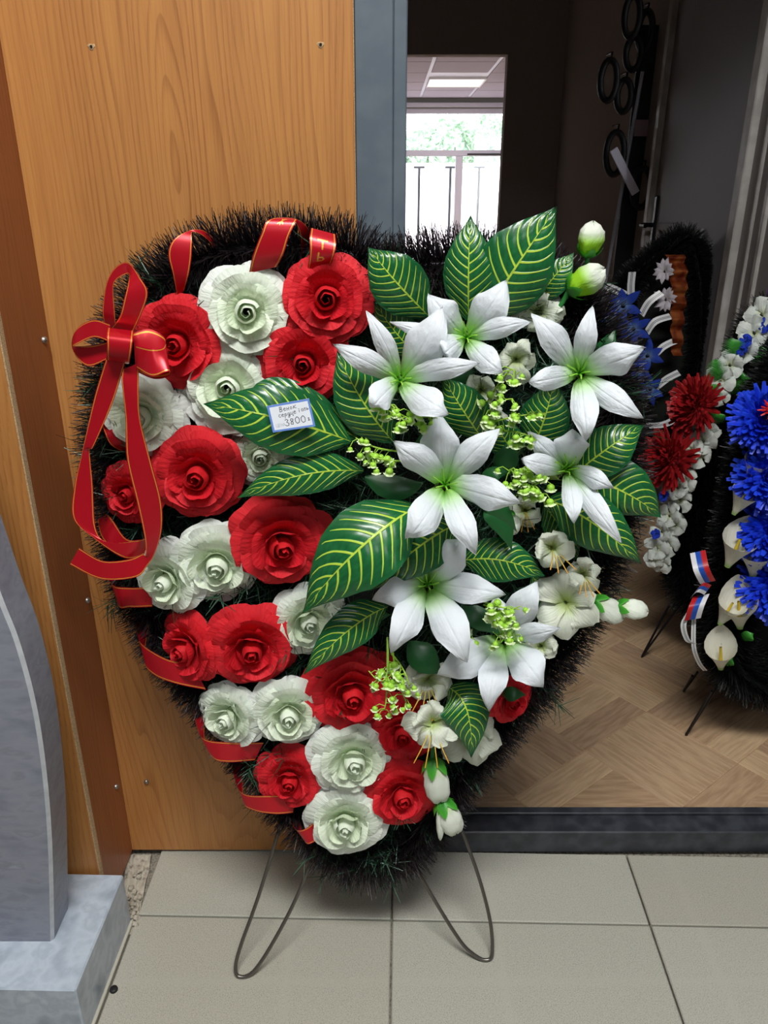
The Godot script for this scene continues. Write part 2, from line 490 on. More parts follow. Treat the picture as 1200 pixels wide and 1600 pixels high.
func shop() -> void:
	# floor: concrete bed, then each tile a part of it
	var fl := struct("floor", boxes([[-2.0, -0.2, -1.06, 2.4, -0.009, 3.3]], 0.0), M.grout)
	var a := deg_to_rad(-1.28)
	var o := pf(612, 1437)
	var e1 := Vector3(cos(a), 0, -sin(a))
	var e2 := e1.cross(Vector3.UP)
	var size := 0.4
	for i in range(-1, 4):
		for j in range(-1, 3):
			if i == 3 and j > 0: continue
			var lo := Vector3(0.0015, -0.009, 0.0015)
			var hi := Vector3(size - 0.0015, 0.0, size - 0.0015)
			var c := o + e1 * size * i + e2 * size * j
			if j == -1: lo.z = size - (o.z + 0.999) - 0.006
			if i < -1: continue
			var t := obj("tile", boxes([[lo.x, lo.y, lo.z, hi.x, hi.y, hi.z]], 0.0016), M.tile[rng.randi() % 3], fl)
			t.transform = Transform3D(Basis(e1, Vector3.UP, e2), c)
	var tr := struct("trim_1", boxes([[-0.4095, -0.009, 0.01, -0.4018, 0.0012, 0.32]], 0.0012), M.chip_strip)
	tr.transform = Transform3D(Basis(e1, Vector3.UP, e2), o)
	# crumbled mortar between the plinth and the tiles
	var mo := MB.new()
	var q0 := pf(206, 1346)
	mo.grid(10, 24, func(u, v):
		var x0 := lerpf(-0.445, -0.40, v)
		var x1 := lerpf(-0.397, -0.380, v)
		var z := lerpf(-1.0, -0.845, v)
		var nzv := 0.004 * sin(u * 31.0 + v * 57.0) * sin(v * 73.0 + u * 11.0)
		return Vector3(lerpf(x0, x1 - 0.002, u), -0.004 + nzv, z))
	obj("mortar_patch", mo, M.mortar, fl)
	var grit := MB.new()
	for k in 46:
		var v := pow(rr(0, 1), 0.5)
		var p := Vector3(lerpf(-0.42, -0.386, v) + rr(-0.012, 0.008), 0.0, lerpf(-1.0, -0.85, v))
		var s := rr(0.0012, 0.0042)
		grit.box(p + Vector3(-s, -s, -s), p + Vector3(s, s * rr(0.5, 1.0), s * rr(0.5, 1.4)), s * 0.5)
	var gr := obj("grit", grit, M.mortar, fl)
	gr.set_meta("kind", "stuff")
	# wood niche
	var wb := struct("wall_back", boxes([[-0.432, 0.006, -1.018, -0.0345, 2.1, -1.0]], 0.0008), M.wood)
	obj("panel_edge", boxes([[-0.0345, 0.006, -1.016, -0.0338, 2.1, -1.0003]], 0.0), M.chip, wb)
	for s in [[143, 73], [501, 70]]: screw_hole(wb, pz(s[0], s[1], -1.0))
	screw_head(wb, pz(229, 1221, -1.0), Vector3.BACK, 0.0042)
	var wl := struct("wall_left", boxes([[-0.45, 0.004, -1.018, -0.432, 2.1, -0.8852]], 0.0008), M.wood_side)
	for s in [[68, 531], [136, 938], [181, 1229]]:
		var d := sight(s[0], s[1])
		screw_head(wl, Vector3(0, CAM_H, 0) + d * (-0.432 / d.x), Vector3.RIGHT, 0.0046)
	var wf := struct("wall_front_left", boxes([[-1.9, 0.004, -0.885, -0.4335, 2.1, -0.875]], 0.0008), M.wood_front)
	obj("panel_edge", boxes([[-0.4335, 0.004, -0.8848, -0.4316, 2.1, -0.8748]], 0.0), M.chip, wf)
	# masonry behind, with the doorway left open, and the rest of the shop
	struct("wall_back_masonry", boxes([[-2.0, -0.01, -1.12, -0.036, 2.7, -1.02], [-0.036, 2.05, -1.12, 0.86, 2.7, -1.02], [0.93, -0.01, -1.12, 2.4, 2.7, -1.0], [0.86, 2.05, -1.12, 0.94, 2.7, -1.0]], 0.0), M.plaster)
	struct("wall_shop_left", boxes([[-2.0, -0.01, -1.1, -1.9, 2.7, 3.3]], 0.0), M.plaster)
	struct("wall_shop_right", boxes([[2.3, -0.01, -1.1, 2.4, 2.7, 3.3]], 0.0), M.plaster)
	struct("wall_shop_rear", boxes([[-2.0, -0.01, 3.2, 2.4, 2.7, 3.3]], 0.0), M.plaster)
	struct("ceiling", boxes([[-2.0, 2.7, -1.1, 2.4, 2.8, 3.3]], 0.0), M.ceil)
	# steel door frame
	var dr := struct("door_1", boxes([[-0.0335, 0.0, -1.115, 0.0105, 2.05, -1.006], [0.86, 0.0, -1.115, 0.93, 2.05, -1.006], [-0.0335, 2.05, -1.115, 0.93, 2.1, -1.006]], 0.0012), M.jamb)
	obj("door_stop", boxes([[0.0105, 0.0, -1.115, 0.0265, 2.05, -1.0085]], 0.0015), M.jamb, dr)
	obj("threshold", boxes([[0.0265, 0.0, -1.04, 0.86, 0.0455, -1.0005]], 0.002), M.sill, dr)
	obj("threshold_lip", boxes([[0.0265, 0.0, -1.056, 0.86, 0.049, -1.0405]], 0.0015), M.sill, dr)
	# small things on the tiles
	var cap := MB.new()
	var cp := pf(178, 1547)
	cap.grid(14, 4, func(u, v):
		var r: float = [0.0, 0.0035, 0.0052, 0.0056, 0.0058][int(v * 4)]
		var y: float = [0.0042, 0.004, 0.0034, 0.0018, 0.0][int(v * 4)]
		return Vector3(r * cos(u * TAU), y, -r * sin(u * TAU)))
	var st := obj("floor_stud", cap, M.black)
	st.position = Vector3(cp.x, 0.0002, cp.z)
	tag(st, "small black round stud on the tiles beside the marble plinth", "stud")

func screw_hole(parent: Node3D, at: Vector3) -> void:
	var mb := MB.new()
	mb.grid(9, 3, func(u, v):
		var r: float = [0.0, 0.0016, 0.0030, 0.0042][int(v * 3)] * (1.0 + 0.25 * sin(u * TAU * 3.0) * v)
		return at + Vector3(r * cos(u * TAU), r * 0.8 * sin(u * TAU), [0.0003, 0.0006, 0.0011, 0.0001][int(v * 3)]))
	var o := obj("chipped_hole", mb, M.chip, parent)
	var h := MB.new()
	h.grid(9, 2, func(u, v): return at + Vector3(0.0017 * v * cos(u * TAU), 0.0017 * v * sin(u * TAU), 0.0013))
	obj("hole", h, M.hole, o)
func screw_head(parent: Node3D, at: Vector3, n: Vector3, r: float) -> void:
	var mb := MB.new()
	var s := n.cross(Vector3.UP).normalized()
	mb.grid(12, 5, func(u, v):
		var a: float = v * PI / 2.0
		return at + (s * cos(-u * TAU) + Vector3.UP * sin(-u * TAU)) * r * sin(a) * 1.0 + n * (r * 1.1 * cos(a)))
	obj("screw_head", mb, M.screw, parent)

func back_room() -> void:
	# parquet: basket weave laid at a slant, each board a part
	var fl := struct("floor_back_room", boxes([[-1.1, -0.2, -5.7, 2.1, -0.012, -1.057]], 0.0), M.hole)
	var far := MB.new()
	far.box(Vector3(-1.0, -0.012, -5.6), Vector3(2.0, -0.001, -2.85), 0.0)
	far.box(Vector3(-1.0, -0.012, -2.85), Vector3(2.0, -0.0016, -1.057), 0.0)
	obj("far_boards", far, M.parquet[1], fl)
	var b := Basis(Vector3.UP, deg_to_rad(38))
	var cell := 0.21
	var meshes := []
	for k in 3:
		var mb := MB.new()
		var wv := cell / 3.0
		mb.box(Vector3(0.0006, -0.012, -wv / 2 + 0.0006), Vector3(cell - 0.0006, 0.0 - 0.0004 * k, wv / 2 - 0.0006), 0.0012)
		meshes.append(mb.mesh())
	for i in range(-14, 15):
		for j in range(-14, 15):
			var c := b * Vector3(i * cell, 0, j * cell) + Vector3(0.5, 0, -2.0)
			if c.x < -0.35 or c.x > 1.35 or c.z > -0.9 or c.z < -2.95: continue
			for k in 3:
				var turned := (i + j) % 2 != 0
				var off := (k - 1) * cell / 3.0
				var t := Transform3D(b * (Basis(Vector3.UP, PI / 2) if turned else Basis()), c + b * (Vector3(off, 0, cell / 2) if turned else Vector3(-cell / 2, 0, off)))
				var ctr := t * Vector3(cell / 2, 0, 0)
				if ctr.z > -1.118 or ctr.z < -2.84 or ctr.x < -0.25 or ctr.x > 1.2: continue
				var o := inst("plank", meshes[rng.randi() % 3], M.parquet[rng.randi() % 5], fl)
				o.transform = t
	struct("wall_back_room_left", boxes([[-1.1, 0, -5.7, -1.0, 2.6, -1.12]], 0.0), M.dark_wall)
	struct("ceiling_back_room", boxes([[-1.1, 2.6, -5.7, 2.1, 2.7, -1.12]], 0.0), M.dark_ceil)
	struct("wall_far", boxes([[-1.1, 0, -5.7, -0.12, 2.6, -5.6], [0.785, 0, -5.7, 2.1, 2.6, -5.6], [-0.12, 1.885, -5.7, 0.785, 2.6, -5.6]], 0.0), M.dark_wall)
	# side wall on the right, turned a little, with a door in it
	var yaw := atan2(1.057 - 0.935, 1.1)
	var side := Transform3D(Basis(Vector3(sin(yaw), 0, -cos(yaw)), Vector3.UP, Vector3(cos(yaw), 0, sin(yaw))), Vector3(0.935, 0, -2.2))   # x runs away from the camera, z out of the room
	var wr := struct("wall_right", boxes(zflip([[-1.3, 0, -0.1, -0.07, 2.6, 0.0], [-0.07, 2.3, -0.1, 1.1, 2.6, 0.0], [1.1, 0, -0.1, 1.18, 2.6, 0.0]]), 0.0), M.side_wall)
	wr.transform = side
	struct("wall_far_right", boxes([[1.15, 0, -5.7, 2.1, 2.6, -3.42]], 0.0), M.dark_wall)
	var d2 := struct("door_2", boxes(zflip([[0.0, 0.01, -0.045, 1.06, 2.28, -0.01]]), 0.002), M.door_leaf)
	d2.transform = side
	obj("door_moulding", boxes(zflip([[0.30, 0.05, -0.012, 0.325, 0.95, 0.001], [0.30, 0.93, -0.012, 0.90, 0.955, 0.001], [0.88, 0.05, -0.012, 0.905, 0.95, 0.001]]), 0.003), M.door_leaf, d2)
	obj("door_casing", boxes(zflip([[-0.065, 0, -0.03, -0.005, 2.34, 0.014], [1.06, 0, -0.03, 1.12, 2.34, 0.012], [-0.065, 2.285, -0.03, 1.12, 2.345, 0.014]]), 0.004), M.casing, d2)
	obj("casing_bead", boxes(zflip([[-0.085, 0, -0.02, -0.067, 2.36, 0.02]]), 0.003), M.casing, d2)
	obj("wall_batten", boxes(zflip([[-0.26, 0, -0.01, -0.235, 2.5, 0.008], [-0.17, 0, -0.01, -0.155, 2.5, 0.006]]), 0.003), M.casing, d2)
	var hp := MB.new()
	hp.box(Vector3(0.975, 0.82, 0.0), Vector3(1.015, 1.05, 0.011), 0.003)
	hp.tube([Vector3(0.99, 0.945, 0.01), Vector3(0.99, 0.945, -0.045), Vector3(0.93, 0.945, -0.05), Vector3(0.88, 0.945, -0.05)], 0.009, 0.008, 8)
	obj("door_handle", hp, M.black_metal, d2)

func far_room() -> void:
	struct("floor_far_room", boxes([[-2.0, -0.1, -13.0, 3.2, -0.001, -5.7]], 0.0), M.parquet[2])
	struct("wall_far_room_left", boxes([[-2.1, 0, -13.0, -2.0, 2.6, -5.7]], 0.0), M.plaster)
	struct("wall_far_room_right", boxes([[3.2, 0, -13.0, 3.3, 2.6, -5.7]], 0.0), M.plaster)
	var ce := struct("ceiling_far_room", boxes([[-2.1, 2.43, -13.0, 3.3, 2.6, -5.7]], 0.0), M.white_frame)
	var tm := mat(s8(168, 158, 170), 0.9)
	var x0 := 0.53
	for i in range(-3, 4):
		for k in range(0, 9):
			var xa := x0 + i * 0.7
			var za := -12.55 + k * 0.78
			if (i == 0 and k == 2): continue
			obj("ceiling_tile", boxes([[xa + 0.02, 2.395, za + 0.012, xa + 0.68, 2.42, za + 0.768]], 0.004), tm, ce)
	obj("ceiling_grid", boxes([[-2.0, 2.405, -12.9, 3.2, 2.43, -5.7]], 0.0), M.white_frame, ce)
	# balcony window wall
	var z := -12.7
	struct("wall_window_side", boxes([[-2.1, 0, z - 0.15, -0.7, 2.6, z], [2.2, 0, z - 0.15, 3.3, 2.6, z], [-0.7, 2.27, z - 0.15, 2.2, 2.6, z]], 0.0), M.plaster)
	var wi := struct("window_1", boxes([[-0.7, 2.2, z - 0.08, 2.2, 2.27, z - 0.02], [-0.7, 0, z - 0.08, -0.62, 2.2, z - 0.02], [2.12, 0, z - 0.08, 2.2, 2.2, z - 0.02], [-0.62, 1.63, z - 0.08, 2.12, 1.715, z - 0.02], [1.08, 0, z - 0.08, 1.19, 1.63, z - 0.015], [-0.62, 0, z - 0.08, 2.12, 0.1, z - 0.02]], 0.006), M.white_frame)
	obj("window_head", boxes([[-0.75, 2.285, z, 2.25, 2.34, z + 0.05]], 0.005), M.white_frame, wi)
	obj("vent_slot", boxes([[1.25, 1.645, z - 0.015, 1.75, 1.668, z - 0.005]], 0.003), M.black, wi)
	var glass := StandardMaterial3D.new()
	glass.transparency = BaseMaterial3D.TRANSPARENCY_ALPHA
	glass.albedo_color = Color(0.9, 0.97, 1.0, 0.06)
	glass.roughness = 0.02
	for g in [[-0.62, 1.715, 2.12, 2.2], [-0.62, 0.1, 1.08, 1.63], [1.19, 0.1, 2.12, 1.63]]:
		obj("pane", boxes([[g[0], g[1], z - 0.055, g[2], g[3], z - 0.045]], 0.0), glass, wi)
	# balcony rail, pale wall and trees outside
	var rt := thing("balcony_rail", "dark thin balcony rail posts outside the bright far window", "railing", Vector3(1.0, 0.0, -13.9))
	for px in [573, 655, 704, 749, 830]:
		var p := pz(px, 263, -13.9) - rt.position
		obj("post", boxes([[p.x - 0.02, 0.0, -0.02, p.x + 0.02, p.y, 0.02]], 0.004), M.black_metal, rt)
		obj("post_cap", boxes([[p.x - 0.09, p.y, -0.03, p.x + 0.09, p.y + 0.03, 0.03]], 0.006), M.black_metal, rt)
	struct("ground_outside", boxes([[-30, -0.4, -60, 30, -0.05, -12.85]], 0.0), mat(s8(214, 206, 206), 0.9))
	var pw := boxes([[-14, -0.1, -19.3, 16, 1.70, -19.0], [-14, 1.70, -19.35, 16, 1.78, -18.95]], 0.01)
	tag(obj("boundary_wall", pw, mat(s8(240, 226, 224), 0.9)), "pale pinkish boundary wall beyond the balcony rail", "wall")
	var fol := mat(Color.WHITE, 0.8)
	fol.vertex_color_use_as_albedo = true
	fol.backlight_enabled = true
	fol.backlight = Color(0.5, 0.5, 0.5)
	var k := 0
	for tp in [[596, 3.6], [634, 3.2], [668, 3.5], [700, 4.0], [736, 3.7], [770, 4.2], [812, 3.6]]:
		var p := pz(tp[0], 300, -24.0 - k * 2.3)
		var t := thing("garden_tree", ["pale bushy tree behind the boundary wall, the first one seen from the steel jamb", "lower pale tree behind the boundary wall next to the jamb side", "pale round tree behind the wall above the first rail post", "tall pale tree behind the wall above the window mullion", "pale tree behind the wall above the last rail post", "tallest pale tree by the dark edge of the opening", "pale tree behind the wall mostly hidden by the dark room's wall"][k], "tree", Vector3(p.x, -0.05, p.z), "trees outside the far window")
		tp[1] = (tp[1] - 3.7) * 0.8 + 1.1 + (24.0 + k * 2.3) * 0.085
		var tr := MB.new()
		tr.tube([Vector3(0, 0, 0), Vector3(0.03, 1.0, 0), Vector3(0, tp[1] * 0.7, 0.05)], 0.07, 0.03, 7)
		obj("trunk", tr, M.hole, t)
		var cr := MB.new()
		for q in 2200:
			var d := Vector3(rr(-1, 1), rr(-1, 1), rr(-1, 1)).normalized() * pow(rr(0.2, 1.0), 0.4)
			var c := Vector3(0, tp[1] * 0.6, 0) + d * Vector3(1.25 + 0.06 * k, tp[1] * 0.4, 0.9)
			var s1 := Vector3(rr(-1, 1), rr(-1, 1), rr(-1, 1)).normalized() * 0.15
			var s2 := s1.cross(Vector3(rr(-1, 1), rr(-1, 1), rr(-1, 1))).normalized() * 0.075
			var col := lin(168, 196, 168).lerp(lin(196, 214, 186), rr(0, 1))
			cr.fan([c - s1, c + s2, c + s1, c - s2], d, null, col)
		var co := obj("crown", cr, fol, t)
		co.set_meta("kind", "stuff")
		k += 1

func headstone() -> void:
	# plinth slab, turned with the tiles
	var pl := thing("headstone_plinth", "low grey-blue marble plinth slab under the headstone on the floor", "plinth", Vector3(-0.394, 0, -0.868))
	pl.rotation.y = deg_to_rad(-1.28)
	obj("slab", boxes([[-0.8, -0.0085, 0.0, 0.0, 0.0945, 0.184]], 0.0022), M.marble, pl)
	# stele: outline of its front face, right edge a slow S
	var st := thing("headstone", "tall grey polished headstone slab with a wavy side edge standing on the marble plinth", "headstone", Vector3(-0.8, 0.0946, -0.78))
	var edge := []
	for q in [[83, 1470], [80, 1330], [72, 1220], [56, 1110], [30, 1010], [0, 932]]:
		edge.append(pz(q[0], q[1], -0.7545) - st.position)
	edge.append(Vector3(0.36, 0.64, 0)); edge.append(Vector3(0.335, 0.78, 0)); edge.append(Vector3(0.30, 0.90, 0)); edge.append(Vector3(0.2, 0.98, 0)); edge.append(Vector3(-0.1, 1.02, 0))
	edge[0].y = 0.0
	var line := spline(edge, 6)
	var front := MB.new()
	var z1 := 0.0255
	var back := -0.027
	front.grid(1, line.size() - 1, func(u, v):
		var p: Vector3 = line[int(round(v * (line.size() - 1)))]
		return Vector3(lerpf(-0.35, p.x - 0.004, u), p.y, z1))
	front.grid(1, line.size() - 1, func(u, v):
		var p: Vector3 = line[int(round(v * (line.size() - 1)))]
		return Vector3(p.x, p.y, lerpf(z1 - 0.004, back, u)))
	front.grid(1, line.size() - 1, func(u, v):
		var p: Vector3 = line[int(round(v * (line.size() - 1)))]
		return Vector3(lerpf(p.x, -0.35, u), p.y, back))
	obj("stone_body", front, M.stone, st)
	var bev := MB.new()
	bev.grid(1, line.size() - 1, func(u, v):
		var p: Vector3 = line[int(round(v * (line.size() - 1)))]
		return Vector3(p.x - 0.004 * (1.0 - u), p.y, z1 - 0.004 * u))
	obj("bevelled_edge", bev, M.stone_edge, st)

func zflip(l: Array) -> Array:
	return l.map(func(b): return [b[0], b[1], -b[5], b[3], b[4], -b[2]])

# ================= the heart-shaped wreath: one thing, all that is fastened to it its parts
var wreath: Node3D
const BLADE := [[0.0, 0.10], [0.1, 0.5], [0.26, 0.9], [0.42, 1.0], [0.6, 0.91], [0.76, 0.62], [0.88, 0.30], [0.95, 0.11], [1.0, 0.0]]
const LILY := [[0.0, 0.44], [0.2, 0.78], [0.4, 1.0], [0.55, 0.95], [0.7, 0.73], [0.83, 0.46], [0.93, 0.23], [0.98, 0.11], [1.0, 0.03]]
const TRUMPET := [[0.0, 0.25], [0.25, 0.5], [0.6, 0.95], [0.8, 1.0], [0.93, 0.75], [1.0, 0.35]]

func to_eye(p: Vector3, root := ROOT) -> Vector3:
	return (Vector3(0, CAM_H, 0) - root - p).normalized()
func bez(a: Vector3, b: Vector3, c: Vector3, t: float) -> Vector3:
	return a * (1 - t) * (1 - t) + b * 2.0 * t * (1 - t) + c * t * t

# a blade along a bent centre line: half width hw, fold < 0 bends the edges back, roll turns it about its length
func blade(mb: MB, a: Vector3, m: Vector3, c: Vector3, hw: float, prof: Array, fold: float, ridge: float, wave: float, roll: float, ph: float, face: Vector3, col = null, nu := 8, nv := 12, recurve := 0.0) -> void:
	mb.grid(nu, nv, func(u, v):
		var p := bez(a, m, c, v)
		var t: Vector3 = ((m - a) * (1 - v) + (c - m) * v).normalized()
		var s: Vector3 = t.cross(face).normalized()
		var n: Vector3 = s.cross(t)
		s = s * cos(roll) + n * sin(roll)
		n = s.cross(t).normalized()
		var uu: float = u * 2.0 - 1.0
		var wd := hw * table(prof, v)
		return p + s * uu * wd + n * (fold * wd * lerpf(absf(uu), uu * uu, 0.5) - recurve * hw * pow(maxf(v - 0.72, 0.0) / 0.28, 2.0) + ridge * hw * exp(-uu * uu / 0.03) * v * (1.0 - v) * 4.0 + wave * hw * sin(v * 9.0 + ph + 2.0 * uu) * uu * uu)
	, col)

func heart_wreath() -> void:
	wreath = thing("heart_wreath", "heart-shaped funeral wreath of red and white roses and lilies standing on wire legs", "wreath", ROOT)
	rng.seed = 11
	var outline := [[588, 428], [545, 398], [480, 388], [400, 388], [325, 402], [262, 440], [210, 505], [184, 590], [178, 690], [186, 790], [212, 888], [252, 985], [322, 1075], [384, 1158], [444, 1238], [510, 1310], [575, 1346], [640, 1318], [700, 1228], [756, 1150], [836, 1058], [896, 958], [938, 858], [962, 760], [962, 660], [944, 560], [900, 480], [830, 432], [750, 415], [670, 416], [620, 428]]
	var path := []
	for q in outline: path.append(w(q[0], q[1], 0.0))
	path = spline(path, 8, true)
	# wire heart and legs
	var ring := MB.new()
	ring.tube(path + [path[0]], 0.006, 0.006, 6)
	obj("wire_frame", ring, M.black_metal, wreath)
	for q in [[[436, 1296, 0.0], [404, 1400, 0.05], [376, 1478, -1], [368, 1512, -1], [374, 1526, -1], [396, 1518, -1], [428, 1470, -1], [462, 1405, 0.05], [486, 1345, 0.0]], [[646, 1350, 0.0], [690, 1425, 0.05], [722, 1474, -1], [744, 1494, -1], [760, 1500, -1], [769, 1490, -1], [766, 1440, -1], [748, 1370, 0.05], [722, 1298, 0.0]]]:
		var pts := []
		var top: Vector3 = w(q[0][0], q[0][1], 0.0)
		var foot: Vector3 = pf(q[4][0], q[4][1], 0.003) - ROOT
		for p in q:
			# each point of the wire lies on the slanting plane from the heart's wire down to the foot
			var d := sight(p[0], p[1])
			var org := Vector3(0, CAM_H, 0) - ROOT
			var nrm := (foot - top).cross(Vector3.RIGHT).normalized()
			pts.append(org + d * ((top - org).dot(nrm) / d.dot(nrm)))
		var leg := MB.new()
		leg.tube(spline(pts, 6), 0.0027, 0.0027, 8)
		obj("wire_leg", leg, M.wire, wreath)
	# dark backing of branches on a board
	var poly := PackedVector2Array()
	for k in range(0, path.size(), 3): poly.append(Vector2(path[k].x, path[k].y))
	var bk := MB.new()
	bk.slab(poly, -0.004, 0.004)
	for k in bk.v.size(): bk.v[k].z += PLANE_Z - LEAN * bk.v[k].y - 0.018 - ROOT.z
	obj("backing", bk, M.backing, wreath)
	# pine filling
	var pn := MB.new()
	var dark := lin(20, 52, 32)
	for k in 1500:
		var p := Vector2(rr(-0.36, 0.36), rr(0.05, 1.06))
		if not Geometry2D.is_point_in_polygon(p, poly): continue
		var b := Vector3(p.x, p.y, PLANE_Z - LEAN * p.y - ROOT.z + rr(-0.012, 0.016))
		var ax := Vector3(rr(-1, 1), rr(-1.2, 0.6), rr(-0.1, 0.45)).normalized()
		for q in 26:
			var g := b + ax * (q * 0.0022)
			var d := (ax * rr(0.5, 1.2) + Vector3(rr(-1, 1), rr(-1, 1), rr(-0.4, 1)).normalized()).normalized()
			var len := rr(0.018, 0.036)
			var sd := d.cross(Vector3(rr(-1, 1), rr(-1, 1), rr(-1, 1))).normalized() * 0.00075
			var col := dark.lerp(lin(66, 112, 86), rr(0, 1) * rr(0, 1)) if rng.randf() > 0.05 else lin(150, 172, 162)
			pn.fan([g - sd, g + sd, g + sd * 0.4 + d * len, g - sd * 0.4 + d * len], Vector3.BACK, null, col)
	var po := obj("pine_filling", pn, M.needle, wreath)
	po.set_meta("kind", "stuff")
	po.set_meta("label", "dark green pine needles filling the heart")
	# black tinsel round the edge
	var tn := MB.new()
	tinsel(tn, path, 0.046, 15000, 0.00075, lin(24, 20, 22), lin(46, 36, 38))
	var to := obj("tinsel_garland", tn, M.needle, wreath)
	to.set_meta("kind", "stuff")
	to.set_meta("label", "black bristly tinsel round the edge of the heart")
	ribbons()
	roses()
	leaves()
	lilies()
	small_flowers()
	price_tag()

func tinsel(mb: MB, path: Array, rad: float, per_m: float, wide: float, c0: Color, c1: Color) -> void:
	var m := path.size()
	for k in m:
		var a: Vector3 = path[k]
		var b: Vector3 = path[(k + 1) % m]
		var t := (b - a)
		var len := t.length()
		t = t.normalized()
		var e := t.cross(Vector3(0.2, 0.3, 0.9)).normalized()
		var f := t.cross(e)
		var n := int(len * per_m + rng.randf())
		for q in n:
			var an := rr(0, TAU)
			var d := (e * cos(an) + f * sin(an) + t * rr(-0.3, 0.5)).normalized()
			var p := a.lerp(b, rng.randf()) + d * rad * rr(0.0, 0.12)
			var l := rad * rr(0.72, 1.08)
			var s := d.cross(t if absf(d.dot(t)) < 0.9 else e).normalized()
			s = (s * cos(an * 7.0) + s.cross(d) * sin(an * 7.0)) * wide
			mb.fan([p - s, p + s, p + s * 0.5 + d * l, p - s * 0.5 + d * l], Vector3.BACK, null, c0.lerp(c1, rng.randf() * rng.randf()))

# ---- ribbons: strips between two edges, each station [left x, left y, right x, right y, metres before the plane]
func strip(called: String, st: Array, m: Material, parent: Node3D, nv := 6) -> MeshInstance3D:
	var l := []
	var r := []
	for q in st:
		l.append(w(q[0], q[1], q[4])); r.append(w(q[2], q[3], q[5] if q.size() > 5 else q[4]))
	l = spline(l, nv); r = spline(r, nv)
	var mb := MB.new()
	var last := l.size() - 1
	mb.grid(4, last, func(u, v):
		var k := int(round(v * last))
		return (l[k] as Vector3).lerp(r[k], u))
	return obj(called, mb, m, parent)

